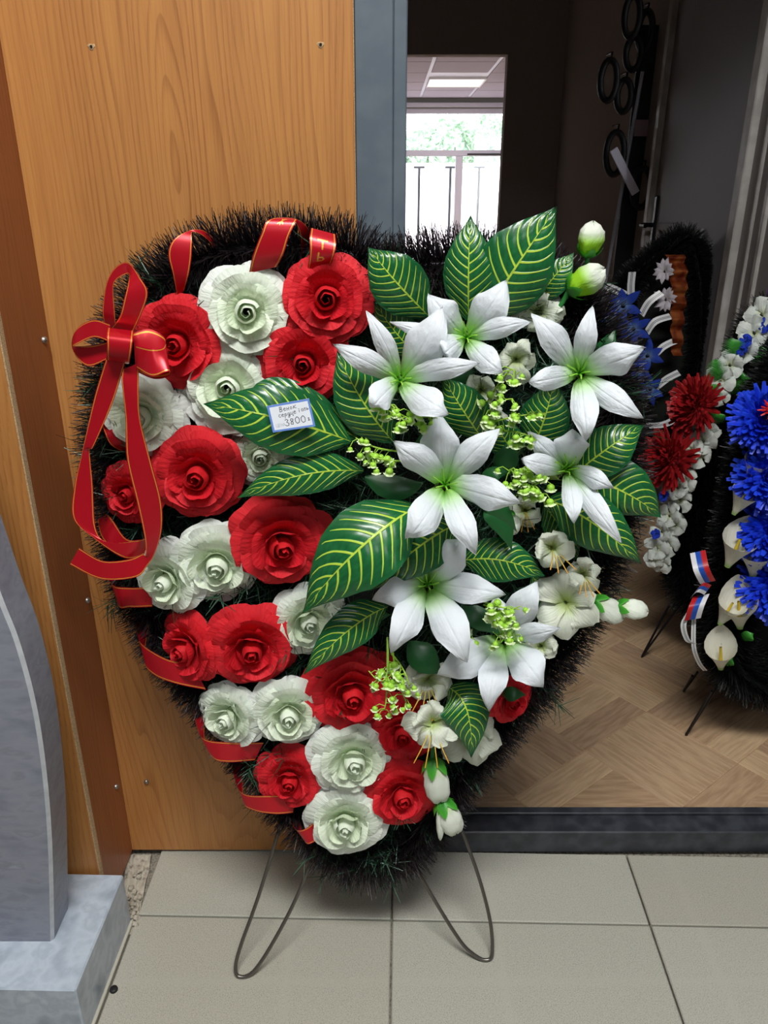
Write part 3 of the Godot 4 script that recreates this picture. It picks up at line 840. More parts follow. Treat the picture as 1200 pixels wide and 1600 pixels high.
func ribbons() -> void:
	var bow := Node3D.new()
	bow.name = "ribbon_bow"
	bow.set_meta("label", "red satin bow with gold edges and two long tails")
	wreath.add_child(bow)
	strip("loop", [[165, 513, 182, 518, 0.075], [160, 487, 180, 492, 0.085], [166, 444, 177, 450, 0.09], [180, 418, 183, 436, 0.092], [200, 410, 201, 428, 0.098], [219, 434, 200, 444, 0.112], [231, 457, 194, 466, 0.115], [222, 488, 186, 496, 0.11], [208, 520, 170, 516, 0.1]], M.ribbon, bow)
	strip("loop", [[172, 507, 170, 534, 0.092], [145, 500, 146, 527, 0.096], [118, 516, 116, 540, 0.092], [113, 546, 117, 541, 0.082], [136, 572, 142, 540, 0.08], [166, 562, 170, 534, 0.082]], M.ribbon, bow)
	strip("loop", [[208, 520, 212, 580, 0.1, 0.105], [232, 514, 240, 592, 0.095, 0.12], [256, 526, 264, 588, 0.1, 0.125], [256, 542, 262, 580, 0.115, 0.13], [236, 545, 238, 588, 0.125, 0.13], [212, 540, 214, 575, 0.115, 0.115]], M.ribbon, bow)
	strip("knot", [[168, 512, 209, 517, 0.108], [167, 522, 208, 527, 0.126], [167, 540, 206, 545, 0.13], [167, 558, 203, 563, 0.122], [168, 564, 201, 569, 0.105]], M.ribbon, bow)
	strip("tail", [[165, 562, 196, 566, 0.108], [148, 618, 176, 630, 0.1], [133, 684, 146, 698, 0.095], [126, 716, 140, 702, 0.09], [116, 760, 145, 756, 0.088], [114, 808, 150, 826, 0.09], [144, 839, 170, 848, 0.092], [194, 872, 216, 844, 0.09], [226, 866, 232, 838, 0.075]], M.ribbon, bow, 7)
	strip("tail", [[192, 577, 217, 567, 0.11], [190, 594, 217, 620, 0.112], [196, 653, 220, 660, 0.11], [198, 717, 238, 728, 0.108], [215, 790, 252, 782, 0.104], [226, 842, 253, 826, 0.098], [227, 868, 243, 862, 0.09], [222, 866, 230, 884, 0.088], [200, 874, 212, 902, 0.094], [160, 876, 158, 905, 0.1], [124, 856, 109, 882, 0.096]], M.ribbon, bow, 7)
	var b := "ribbon_band"
	strip(b, [[334, 372, 342, 398, 0.0], [318, 360, 322, 372, 0.045], [297, 360, 301, 362, 0.055], [272, 374, 300, 378, 0.062], [263, 396, 299, 404, 0.064], [270, 428, 294, 432, 0.06], [277, 463, 286, 458, 0.045]], M.ribbon, wreath)
	strip(b, [[476, 392, 470, 420, 0.0], [484, 362, 470, 372, 0.035], [462, 342, 462, 346, 0.05], [421, 343, 463, 345, 0.062], [408, 366, 452, 368, 0.066], [395, 400, 443, 397, 0.062], [389, 427, 432, 417, 0.05]], M.ribbon_mark, wreath)
	strip(b, [[486, 356, 524, 366, 0.052], [484, 372, 525, 381, 0.06], [484, 392, 523, 396, 0.062], [482, 412, 519, 408, 0.055], [479, 428, 515, 418, 0.045]], M.ribbon_print, wreath)
	strip(b, [[150, 640, 166, 632, 0.0], [162, 672, 182, 664, 0.045], [172, 694, 198, 690, 0.05], [190, 706, 214, 690, 0.035]], M.ribbon, wreath)
	strip(b, [[152, 810, 166, 802, 0.02], [160, 842, 176, 812, 0.05], [190, 868, 198, 842, 0.056], [228, 866, 226, 842, 0.04]], M.ribbon, wreath)
	strip(b, [[166, 880, 178, 876, 0.0], [174, 912, 184, 944, 0.045], [200, 918, 204, 949, 0.056], [236, 917, 238, 948, 0.04]], M.ribbon, wreath)
	strip(b, [[210, 966, 236, 962, 0.0], [214, 990, 226, 1030, 0.04], [224, 1008, 240, 1054, 0.05], [262, 1030, 274, 1068, 0.058], [300, 1036, 322, 1078, 0.05]], M.ribbon, wreath)
	strip(b, [[300, 1100, 322, 1090, 0.0], [306, 1130, 320, 1156, 0.045], [318, 1154, 334, 1185, 0.055], [360, 1160, 358, 1191, 0.056], [412, 1160, 398, 1188, 0.04]], M.ribbon, wreath)
	strip(b, [[362, 1186, 384, 1180, 0.0], [366, 1215, 380, 1250, 0.045], [380, 1240, 396, 1266, 0.055], [420, 1243, 430, 1272, 0.055], [462, 1240, 458, 1270, 0.04]], M.ribbon, wreath)
	strip(b, [[448, 1272, 468, 1266, 0.0], [462, 1296, 476, 1314, 0.045], [482, 1292, 490, 1316, 0.05], [502, 1272, 506, 1302, 0.035]], M.ribbon, wreath)

# ---- roses
func roses() -> void:
	var list := [
		[282, 534, 66, true, -12, -6, 0.055, "red rose behind the bow's see-through loop"],
		[510, 468, 66, true, 2, 0, 0.05, "topmost red rose, under the lettered ribbon band"],
		[474, 566, 62, true, 0, -6, 0.05, "red rose above the leaf that carries the price tag"],
		[312, 738, 68, true, -6, -10, 0.06, "large open red rose below the price tag leaf"],
		[206, 768, 46, true, -22, -10, 0.05, "red rose mostly hidden by the ribbon tails"],
		[438, 845, 70, true, 12, -18, 0.06, "red rose with a round bud beside the great leaf"],
		[300, 1010, 54, true, -42, -18, 0.055, "narrow red rose turned away to the wood side"],
		[392, 1006, 66, true, 4, -18, 0.06, "open red rose in the middle of the lower half"],
		[546, 1076, 68, true, 10, -18, 0.05, "red rose beside the hanging bell sprays"],
		[454, 1212, 50, true, -6, -18, 0.05, "small red rose above the lowest ribbon bands"],
		[628, 1138, 52, true, 0, -18, 0.045, "dark red rose behind the trumpet blossom"],
		[626, 1236, 54, true, 8, -18, 0.05, "lowest red rose beside the hanging buds"],
		[795, 1092, 36, true, 30, -18, 0.052, "red rose petals peeping out on the door side"],
		[386, 487, 66, false, 4, -3, 0.055, "topmost white rose, facing straight out"],
		[356, 606, 64, false, 0, -1, 0.05, "white rose tucked behind the price tag leaf"],
		[224, 646, 58, false, -10, -10, 0.055, "white rose behind the second ribbon tail"],
		[408, 712, 44, false, 0, -10, 0.03, "white rose petal between the two striped leaves"],
		[338, 876, 62, false, 2, -18, 0.055, "white rose above the open red one"],
		[266, 902, 54, false, -28, -18, 0.055, "white rose beside the curled ribbon end"],
		[478, 966, 54, false, 14, -18, 0.045, "white rose beneath the tip of the great leaf"],
		[362, 1116, 50, false, -28, -18, 0.055, "half turned white rose above a ribbon band"],
		[450, 1110, 56, false, 4, -18, 0.06, "white rose next to the red rose by the bell sprays"],
		[550, 1180, 60, false, 8, -18, 0.055, "white rose between four red ones near the bottom"],
		[540, 1278, 57, false, -2, -18, 0.055, "lowest white rose at the tip of the heart"],
		[340, 668, 26, false, 0, -10, 0.028, "white rose petals under the price tag leaf"],
	]
	var sd := 100
	for q in list:
		sd += 1
		rose(q, sd)

func rose(q: Array, sd: int) -> void:
	rng.seed = sd
	var at := w(q[0], q[1], q[6] - 0.012)
	var r: float = q[2] / 1200.0 * depth(at + ROOT) * 1.12
	var n := (Vector3(0, LEAN, 1).normalized() * 0.55 + to_eye(at) * 0.45).normalized()
	var right := Vector3.UP.cross(n).normalized()
	n = n.rotated(Vector3.UP, deg_to_rad(q[4])).rotated(right, -deg_to_rad(q[5]))
	right = Vector3.UP.cross(n).normalized()
	var o := Basis(right, n.cross(right), n)
	var red: bool = q[3]
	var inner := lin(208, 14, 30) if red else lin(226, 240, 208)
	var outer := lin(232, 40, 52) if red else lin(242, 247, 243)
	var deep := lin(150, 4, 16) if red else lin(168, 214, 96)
	var bud := MB.new()
	var tw := rr(0, TAU)
	# the heart of the flower: one petal rolled into a spiral
	bud.grid(52, 7, func(u, v):
		var th: float = u * TAU * 2.1
		var open: float = 0.045 + 0.235 * u
		var belly: float = 0.75 + 0.42 * sin(v * 2.4) - 0.24 * v * v
		var rad: float = open * belly + 0.008 * sin(th * 5.0) * v
		return Vector3(cos(tw - th) * rad, sin(tw - th) * rad, 0.04 + v * (0.56 - 0.10 * u + 0.018 * sin(th * 3.0 + tw))) * r
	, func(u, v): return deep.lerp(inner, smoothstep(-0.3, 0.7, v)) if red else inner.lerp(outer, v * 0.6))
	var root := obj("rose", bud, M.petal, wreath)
	root.transform = Transform3D(o.rotated(n, rr(0, TAU)), at)
	root.set_meta("label", q[7])
	var rings := [[5, 0.86, 0.98, 0.02, 0.08, 0.12, 0.15], [5, 0.84, 0.88, 0.04, 0.24, 0.11, 0.45], [5, 0.92, 0.72, 0.05, 0.40, 0.12, 0.75], [4, 1.05, 0.54, 0.05, 0.52, 0.10, 0.95], [3, 1.2, 0.38, 0.06, 0.58, 0.05, 1.0]]
	if q[2] < 30: rings = [rings[0]]
	var turn := rr(0, TAU)
	for k in rings.size():
		var g: Array = rings[k]
		turn += rr(0.4, 0.9)
		for j in g[0]:
			var a0: float = turn + TAU * j / g[0] + rr(-0.12, 0.12)
			var r1: float = g[2] * rr(0.93, 1.06)
			var h1: float = g[4] * rr(0.85, 1.15) + rr(-0.03, 0.03)
			var p1 := rr(0, TAU)
			var p2 := rr(0, TAU)
			var curl: float = g[5] * rr(0.6, 1.5)
			var cup: float = g[6]
			var mb := MB.new()
			mb.grid(10, 8, func(u, v):
				var uu: float = u * 2.0 - 1.0
				var vv: float = v * (1.0 - 0.26 * pow(absf(uu), 3.0) - 0.05 * exp(-uu * uu / 0.03))
				var an: float = a0 + g[1] * uu * (0.42 + 0.58 * sin(minf(v * 1.35, 1.0) * PI / 2.0)) * (1.0 - 0.12 * v * v)
				var x := lerpf(vv, sin(vv * PI / 2.0), cup)
				var y := lerpf(vv * vv, 1.0 - cos(vv * PI / 2.0), cup)
				var rad := lerpf(0.08, r1, x)
				var h := lerpf(g[3], h1, y)
				var e: float = smoothstep(0.62, 1.0, v)
				rad += curl * 0.7 * e * e
				h -= curl * e * e
				h += 0.026 * sin(4.0 * uu + p1) * v * v + 0.007 * sin(11.0 * uu + p2) * v * v * v
				rad += 0.018 * sin(6.0 * uu + p2) * v * v
				return Vector3(cos(an) * rad, sin(an) * rad, h) * r
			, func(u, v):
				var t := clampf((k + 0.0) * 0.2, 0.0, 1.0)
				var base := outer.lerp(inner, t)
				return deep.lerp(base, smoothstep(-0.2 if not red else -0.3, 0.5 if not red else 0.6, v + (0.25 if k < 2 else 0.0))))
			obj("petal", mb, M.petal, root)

# ---- striped leaves and plain ones: [base, middle, tip, half width px, offset base, offset tip, bulge, roll, label]
func leaves() -> void:
	rng.seed = 300
	var list := [
		[566, 690, 440, 622, 394, 640, 36, 0.06, 0.075, 0.01, -0.2, "striped leaf lying behind the price tag leaf"],
		[548, 690, 436, 654, 318, 631, 54, 0.075, 0.105, 0.03, 0.0, "striped leaf that carries the price tag"],
		[568, 736, 470, 743, 371, 778, 33, 0.07, 0.1, 0.02, 0.15, "slim striped leaf below the price tag leaf"],
		[716, 818, 650, 858, 574, 926, 46, 0.09, 0.085, 0.02, 0.1, "striped leaf under the great leaf"],
		[652, 792, 560, 858, 472, 958, 66, 0.09, 0.12, 0.035, -0.15, "great glossy striped leaf pointing down over the white rose"],
		[606, 948, 545, 985, 474, 1054, 34, 0.07, 0.095, 0.02, 0.2, "dark striped leaf under the great leaf's tip"],
		[672, 496, 618, 440, 576, 386, 45, 0.05, 0.07, 0.02, 0.1, "striped leaf at the heart's notch"],
		[656, 560, 618, 520, 584, 470, 34, 0.035, 0.045, 0.01, 0.3, "striped leaf half hidden under the notch leaf"],
		[614, 690, 566, 626, 526, 548, 44, 0.055, 0.075, 0.02, 0.0, "striped leaf behind the front lily"],
		[732, 500, 732, 420, 735, 336, 42, 0.05, 0.06, 0.02, 0.1, "upright pointed striped leaf before the bright opening"],
		[752, 500, 806, 418, 872, 321, 62, 0.05, 0.075, 0.02, -0.1, "tallest broad striped leaf at the top"],
		[836, 470, 866, 432, 897, 394, 26, 0.03, 0.04, 0.01, 0.2, "dark leaf behind the tallest striped leaf"],
		[758, 692, 722, 640, 692, 588, 38, 0.06, 0.07, 0.02, 0.3, "striped leaf between the two front lilies"],
		[832, 700, 852, 650, 866, 592, 40, 0.05, 0.06, 0.015, 0.0, "striped leaf under the door side lily"],
		[806, 716, 790, 690, 760, 640, 30, 0.04, 0.05, 0.01, 0.3, "shaded striped leaf behind bell sprays"],
		[896, 742, 950, 700, 1006, 664, 40, 0.05, 0.06, 0.02, 0.15, "striped leaf over the far edge of the heart"],
		[906, 746, 972, 768, 1033, 808, 48, 0.045, 0.06, 0.02, -0.15, "striped leaf reaching farthest towards the back wreaths"],
		[856, 780, 930, 820, 1002, 882, 44, 0.055, 0.07, 0.02, -0.1, "striped leaf pointing down to the parquet"],
		[722, 876, 786, 876, 852, 900, 36, 0.065, 0.075, 0.015, 0.0, "dark striped leaf beside the lower lily"],
		[700, 1074, 730, 1110, 736, 1184, 42, 0.07, 0.095, 0.02, 0.2, "striped leaf behind the trumpet blossom"],
		[832, 900, 852, 945, 850, 985, 26, 0.04, 0.05, 0.01, 0.2, "striped leaf behind the drooping lily"],
		[850, 790, 880, 830, 905, 880, 26, 0.03, 0.03, 0.01, 0.1, "dark striped leaf deep behind the door side leaves"],
	]
	for q in list:
		leaf("striped_leaf", q, M.leaf)
	var plain := [
		[752, 786, 780, 806, 800, 862, 22, 0.08, 0.09, 0.01, 0.2, ""], [742, 778, 776, 794, 808, 832, 16, 0.085, 0.09, 0.01, -0.2, ""],
		[640, 1002, 664, 1030, 692, 1052, 24, 0.07, 0.08, 0.01, 0.0, ""], [722, 950, 752, 968, 782, 990, 18, 0.08, 0.085, 0.01, 0.1, ""],
		[700, 1000, 720, 985, 768, 970, 20, 0.06, 0.06, 0.01, 0.1, ""], [640, 700, 672, 690, 682, 668, 20, 0.05, 0.05, 0.01, 0.2, ""],
		[770, 740, 790, 720, 800, 680, 20, 0.05, 0.06, 0.01, 0.0, ""], [930, 575, 945, 545, 962, 515, 16, 0.02, 0.03, 0.01, 0.2, ""],
		[570, 745, 620, 762, 664, 752, 20, 0.045, 0.05, 0.01, 0.1, ""], [560, 944, 580, 958, 612, 960, 16, 0.06, 0.07, 0.01, 0.1, ""],
		[784, 1086, 800, 1084, 822, 1086, 12, 0.06, 0.07, 0.01, 0.1, ""], [756, 770, 768, 742, 800, 738, 14, 0.05, 0.06, 0.01, 0.3, ""],
		[690, 560, 720, 580, 730, 560, 20, 0.03, 0.04, 0.01, 0.2, ""], [690, 880, 700, 900, 760, 930, 20, 0.04, 0.05, 0.01, 0.2, ""],
	]
	for q in plain: leaf("plain_leaf", q, M.plain_leaf)

func leaf(called: String, q: Array, m: Material) -> void:
	var a := w(q[0], q[1], q[7])
	var c := w(q[4], q[5], q[8])
	var mid := w(q[2], q[3], (q[7] + q[8]) / 2.0 + q[9])
	var ctrl := mid * 2.0 - (a + c) * 0.5
	var hw: float = q[6] / 1200.0 * depth(mid + ROOT)
	var mb := MB.new()
	blade(mb, a, ctrl, c, hw, BLADE, -0.22, -0.05, 0.045, q[10], rr(0, TAU), to_eye(mid), null, 10, 16)
	var o := obj(called, mb, m, wreath)
	if q[11] != "": o.set_meta("label", q[11])

# ---- lilies: throat, then each petal's tip [x, y, half width px, offset of the tip]
func lilies() -> void:
	rng.seed = 400
	lily([728, 527, 0.06], [[612, 502, 15, 0.08], [671, 456, 30, 0.075], [793, 436, 34, 0.08], [828, 503, 19, 0.10], [787, 583, 24, 0.125], [690, 556, 24, 0.12]], "topmost white lily, before the two upright leaves", Vector2(0, 10))
	lily([625, 594, 0.075], [[521, 540, 22, 0.1], [573, 487, 18, 0.09], [690, 478, 38, 0.10], [748, 570, 21, 0.13], [704, 646, 30, 0.15], [578, 641, 26, 0.14]], "white lily nearest the red roses", Vector2(0, 14))
	lily([904, 584, 0.075], [[832, 488, 26, 0.1], [925, 478, 20, 0.09], [1011, 546, 32, 0.12], [1005, 653, 23, 0.13], [915, 689, 25, 0.145], [825, 598, 22, 0.13]], "white lily nearest the doorway's far side", Vector2(0, 0))
	lily([695, 758, 0.095], [[612, 693, 28, 0.13], [690, 644, 36, 0.11], [781, 670, 27, 0.12], [812, 791, 32, 0.15], [745, 866, 25, 0.16], [634, 844, 32, 0.155]], "large white lily in the middle of the wreath", Vector2(0, 0))
	lily([886, 734, 0.06], [[826, 674, 19, 0.085], [815, 716, 20, 0.12], [898, 666, 32, 0.08], [958, 766, 19, 0.12], [969, 846, 20, 0.15], [897, 818, 18, 0.14]], "white lily seen from the side over the door side leaves", Vector2(-40, 10))
	lily([668, 913, 0.07], [[580, 940, 28, 0.1], [640, 848, 24, 0.075], [727, 838, 34, 0.10], [789, 930, 28, 0.12], [730, 1036, 34, 0.15], [612, 1022, 30, 0.14]], "white lily below the great striped leaf", Vector2(0, 0))
	lily([788, 1000, 0.06], [[840, 908, 28, 0.09], [770, 930, 24, 0.07], [876, 984, 20, 0.11], [851, 1077, 34, 0.13], [765, 1112, 27, 0.13], [684, 1056, 33, 0.115]], "lowest white lily with a bell spray over its throat", Vector2(0, -20))

func lily(c: Array, tips: Array, label: String, throat: Vector2) -> void:
	var at := w(c[0], c[1], c[2])
	var tb := w(c[0] + throat.x, c[1] + throat.y, c[2] - 0.05)
	var tube_mb := MB.new()
	tube_mb.tube([tb, at.lerp(tb, 0.5), at.lerp(tb, 0.15)], 0.005, 0.012, 10, lin(150, 200, 60), lin(214, 240, 150))
	var root := obj("lily", tube_mb, M.lily, wreath)
	root.set_meta("label", label)
	for k in tips.size():
		var q: Array = tips[k]
		var tip := w(c[0] + (q[0] - c[0]) * 1.05, c[1] + (q[1] - c[1]) * 1.05, q[3])
		var a := w(lerpf(c[0], q[0], 0.04), lerpf(c[1], q[1], 0.04), c[2] - 0.012)
		var mid := w(lerpf(c[0], q[0], 0.52), lerpf(c[1], q[1], 0.52), lerpf(c[2], q[3], 0.6) + 0.022 + rr(-0.004, 0.006))
		var ctrl := mid * 2.0 - (a + tip) * 0.5
		var hw: float = q[2] / 1200.0 * depth(mid + ROOT)
		var mb := MB.new()
		var white := lin(230, 236, 244)
		var lime := lin(164, 226, 74)
		ctrl += (tip - a).cross(to_eye(mid)) * rr(-0.09, 0.09)
		blade(mb, a, ctrl, tip, hw * 0.9, LILY, -0.42, -0.06, 0.13, rr(-0.35, 0.35), rr(0, TAU), (to_eye(mid) + Vector3(0, 0, 0.2)).normalized(), func(u, v):
			var e: float = absf(u * 2.0 - 1.0)
			return lime.lerp(white, smoothstep(-0.02, 0.40, v + 0.06 * e)), 10, 16, 0.35)
		obj("petal", mb, M.lily, root)
	for k in 6:
		var a := TAU * k / 6.0 + 0.3
		var e := w(c[0] + 19.0 * cos(a), c[1] + 17.0 * sin(a) - 8.0, c[2] + 0.03)
		var s := MB.new()
		s.tube([at.lerp(tb, 0.2), at.lerp(e, 0.45) + Vector3(0, 0.002, 0.006), e], 0.0011, 0.0008, 5, lin(120, 210, 40), lin(170, 220, 90))
		obj("stamen", s, M.green, root)

# ---- small trumpet blossoms, buds and bell sprays
func small_flowers() -> void:
	rng.seed = 500
	trumpet([676, 1136, 46, 0.09], Vector2(-2, 26), 0.7, true, "white trumpet blossom with long yellow stamens above the hanging buds")
	trumpet([668, 1068, 44, 0.06], Vector2(-2, 22), 0.6, true, "shaded white blossom behind the plain leaf")
	trumpet([866, 858, 34, 0.07], Vector2(14, 10), 0.9, true, "white blossom above the side buds")
	trumpet([912, 900, 28, 0.06], Vector2(10, 10), 1.0, true, "small white blossom next to the side buds")
	trumpet([842, 486, 44, 0.03], Vector2(10, -6), 0.7, false, "white blossom tucked behind the topmost lily")
	trumpet([808, 566, 30, 0.05], Vector2(6, 16), 1.25, false, "white blossom between two upper lilies")
	trumpet([752, 612, 26, 0.04], Vector2(0, 10), 1.1, false, "pale blossom behind the bell sprays")
	trumpet([820, 800, 26, 0.04], Vector2(0, 10), 1.0, true, "pale blossom under the side bell spray")
	trumpet([884, 944, 52, 0.056], Vector2(0, 10), 1.15, false, "broad white blossom at the door side rim")
	trumpet([734, 1150, 50, 0.046], Vector2(0, 10), 1.0, false, "broad white blossom under the low striped leaf")
	trumpet([845, 1012, 30, 0.05], Vector2(0, 10), 0.8, false, "white blossom behind the lowest lily")
	trumpet([772, 660, 26, 0.03], Vector2(0, 10), 1.1, false, "pale blossom deep among bell sprays")
	bud([918, 401, 0.03], [927, 346, 0.04], 21, 1.0, [[918, 401], [912, 430], [880, 470], [846, 505]], "upper lime and white bud at the top")
	bud([888, 455, 0.045], [944, 420, 0.055], 25, 1.0, [[888, 455], [874, 480], [846, 510]], "lower lime and white bud at the top")
	bud([925, 938, 0.05], [974, 966, 0.05], 20, 0.05, [[925, 938], [912, 925], [896, 905]], "white bud beside the parquet, inner one")
	bud([962, 948, 0.052], [1012, 956, 0.052], 17, 0.1, [[962, 948], [940, 940], [920, 930]], "white bud reaching over the parquet")
	bud([676, 1186, 0.07], [688, 1254, 0.07], 21, 0.1, [[676, 1186], [676, 1172], [678, 1150]], "upper hanging white bud near the tip")
	bud([690, 1250, 0.068], [713, 1302, 0.068], 20, 0.1, [[690, 1250], [684, 1230], [680, 1200]], "lower hanging white bud near the tip")
	bud([687, 1252, 0.072], [688, 1312, 0.075], 7, 0.1, [[687, 1252], [686, 1240]], "thin unopened white bud")
	bud([786, 800, 0.075], [806, 834, 0.08], 17, 0.25, [[786, 800], [776, 786], [760, 770]], "white bud between plain leaves")
	for q in [
		[680, 680, 602, 632, 624, 640, 0.10, 9], [690, 672, 640, 660, 600, 636, 0.10, 8], [690, 690, 668, 650, 652, 636, 0.10, 7], [638, 706, 590, 700, 556, 684, 0.10, 9], [640, 720, 598, 718, 572, 706, 0.10, 7],
		[744, 660, 790, 585, 806, 590, 0.075, 9], [746, 668, 800, 652, 852, 646, 0.085, 10], [744, 664, 780, 630, 800, 626, 0.08, 10], [770, 674, 810, 676, 842, 690, 0.08, 8],
		[820, 758, 800, 736, 796, 740, 0.085, 8], [856, 742, 826, 762, 800, 760, 0.085, 9], [852, 790, 836, 760, 810, 775, 0.085, 9], [848, 745, 830, 735, 815, 740, 0.085, 8],
		[605, 996, 602, 1060, 576, 1048, 0.10, 10], [605, 996, 604, 1085, 598, 1108, 0.10, 10], [614, 1020, 622, 1062, 636, 1100, 0.10, 10], [612, 1022, 632, 1050, 640, 1080, 0.10, 8],
		[752, 938, 780, 948, 812, 952, 0.12, 9], [756, 945, 790, 962, 806, 996, 0.12, 10], [760, 950, 778, 970, 782, 1004, 0.12, 9], [728, 970, 732, 1000, 736, 1030, 0.07, 7]]:
		bells(q)

func trumpet(c: Array, throat: Vector2, squash: float, stamens: bool, label: String) -> void:
	var at := w(c[0], c[1], c[3])
	var tb := w(c[0] - throat.x, c[1] - throat.y, c[3] - 0.03)
	var mb := MB.new()
	mb.tube([tb, at.lerp(tb, 0.5), at.lerp(tb, 0.2)], 0.003, 0.006, 8, lin(150, 190, 70), lin(214, 224, 160))
	var root := obj("trumpet_blossom", mb, M.petal, wreath)
	root.set_meta("label", label)
	var a0 := rr(0, TAU)
	for k in 6:
		var a := a0 + TAU * k / 6.0 + rr(-0.12, 0.12)
		var r: float = c[2] * rr(0.88, 1.08)
		var tip := w(c[0] + r * cos(a), c[1] + r * squash * sin(a), c[3] + 0.004 + rr(-0.006, 0.01))
		var base := at.lerp(tb, 0.3)
		var mid := base.lerp(tip, 0.5) + to_eye(at) * 0.016
		var p := MB.new()
		blade(p, base, mid * 2.0 - (base + tip) * 0.5, tip, c[2] * 0.5 / 1200.0 * depth(at + ROOT), TRUMPET, -0.25, -0.08, 0.22, rr(-0.3, 0.3), rr(0, TAU), to_eye(mid), func(u, v): return lin(196, 218, 128).lerp(lin(226, 232, 216), smoothstep(0.0, 0.5, v)), 8, 8)
		obj("petal", p, M.petal, root)
	if stamens:
		for k in 4:
			var a := PI / 2.0 + (k - 1.5) * 0.45
			var s := MB.new()
			var e := w(c[0] + throat.x + c[2] * 0.95 * cos(a), c[1] + throat.y + c[2] * 0.85 * sin(a), c[3] + 0.03)
			s.tube(spline([at.lerp(tb, 0.2), at.lerp(e, 0.5) + to_eye(at) * 0.006, e], 4), 0.0008, 0.0007, 5, lin(206, 200, 90), lin(226, 156, 50))
			obj("stamen", s, M.green, root)

func bud(b: Array, t: Array, hw: float, lime: float, stem: Array, label: String) -> void:
	var a := w(b[0], b[1], b[2])
	var c := w(t[0], t[1], t[2])
	var ax := (c - a)
	var len := ax.length()
	ax /= len
	var s := ax.cross(to_eye(a)).normalized()
	var f := s.cross(ax)
	var r := hw / 1200.0 * depth(a + ROOT)
	var mb := MB.new()
	var ph := rr(0, TAU)
	mb.grid(24, 12, func(u, v):
		var an: float = -u * TAU
		var ridge: float = absf(fposmod(3.0 * u + 0.35 * v + ph, 1.0) - 0.25)
		var rad := r * table([[0.0, 0.32], [0.2, 0.75], [0.5, 1.0], [0.75, 0.9], [0.92, 0.55], [1.0, 0.08]], v) * (0.86 + 0.26 * ridge)
		return a + ax * (len * v * (1.0 + 0.03 * sin(an * 3.0) * v)) + (s * cos(an) + f * sin(an)) * rad
	, func(u, v): return lin(206, 228, 170).lerp(lin(164, 226, 40), lime).lerp(lin(232, 238, 226), smoothstep(0.05 + 0.35 * lime, 0.35 + 0.45 * lime, v)))
	var o := obj("flower_bud", mb, M.petal, wreath)
	o.set_meta("label", label)
	var cx := MB.new()
	cx.grid(20, 5, func(u, v):
		var an: float = -u * TAU
		var l: float = v * (0.12 + 0.24 * pow(absf(cos(an * 2.5)), 2.0))
		return a + ax * len * (l - 0.04) + (s * cos(an) + f * sin(an)) * r * 1.2 * (0.32 + 0.43 * minf(l / 0.2, 1.0) + 0.25 * clampf((l - 0.2) / 0.3, 0.0, 1.0)) * lerpf(0.35, 1.0, minf(v * 4.0, 1.0))
	, func(_u, v): return lin(30, 112, 36).lerp(lin(76, 170, 50), v))
	obj("calyx", cx, M.green, o)
	var st := []
	for q in stem: st.append(w(q[0], q[1], b[2] - 0.004 * st.size()))
	var sm := MB.new()
	sm.tube(spline(st, 4), 0.0032, 0.0026, 7, lin(40, 120, 50))
	obj("stem", sm, M.green, o)

var bell_mesh: ArrayMesh
func bells(q: Array) -> void:
	var a := w(q[0], q[1], q[6] - 0.02)
	var c := w(q[4], q[5], q[6] + 0.012)
	var m := w(q[2], q[3], q[6] + 0.015)
	var ctrl := m * 2.0 - (a + c) * 0.5
	if bell_mesh == null:
		var b := MB.new()
		b.grid(18, 7, func(u, v):
			var an: float = u * TAU
			var prof := [[0.0, 0.05], [0.15, 0.6], [0.4, 0.92], [0.65, 0.86], [0.82, 0.8], [1.0, 1.25]]
			var r := table(prof, v) * (1.0 + (0.22 * cos(an * 6.0) if v > 0.85 else 0.0))
			var y: float = -1.7 * v + (0.18 * cos(an * 6.0) if v > 0.9 else 0.0)
			return Vector3(cos(an) * r, y, sin(an) * r) * 0.0051
		, func(_u, v): return lin(158, 212, 66).lerp(lin(226, 238, 196), smoothstep(0.62, 1.0, v)))
		bell_mesh = b.mesh()
	var mb := MB.new()
	var line := []
	for k in 9: line.append(bez(a, ctrl, c, k / 8.0))
	mb.tube(line, 0.0013, 0.0007, 5, lin(150, 196, 66), lin(178, 214, 84))
	var spots := []
	for k in q[7]:
		var v: float = 0.18 + 0.82 * (k + 0.5) / q[7]
		var p := bez(a, ctrl, c, v)
		var side := Vector3(rr(-1, 1), rr(-0.6, 0.5), rr(0.0, 0.9)).normalized()
		var e := p + side * rr(0.008, 0.014)
		mb.tube([p, p.lerp(e, 0.6) + Vector3(0, 0.003, 0), e], 0.0007, 0.0005, 4, lin(160, 206, 70))
		spots.append([e, v])
	var o := obj("bell_spray", mb, M.green, wreath)
	for s in spots:
		var b := inst("bell", bell_mesh, M.green, o)
		var hang := Basis(Vector3(rr(-1, 1), rr(-0.3, 0.3), rr(-1, 1)).normalized(), rr(-1.3, 0.6))
		b.transform = Transform3D(hang.scaled(Vector3.ONE * lerpf(1.12, 0.6, s[1])), s[0])

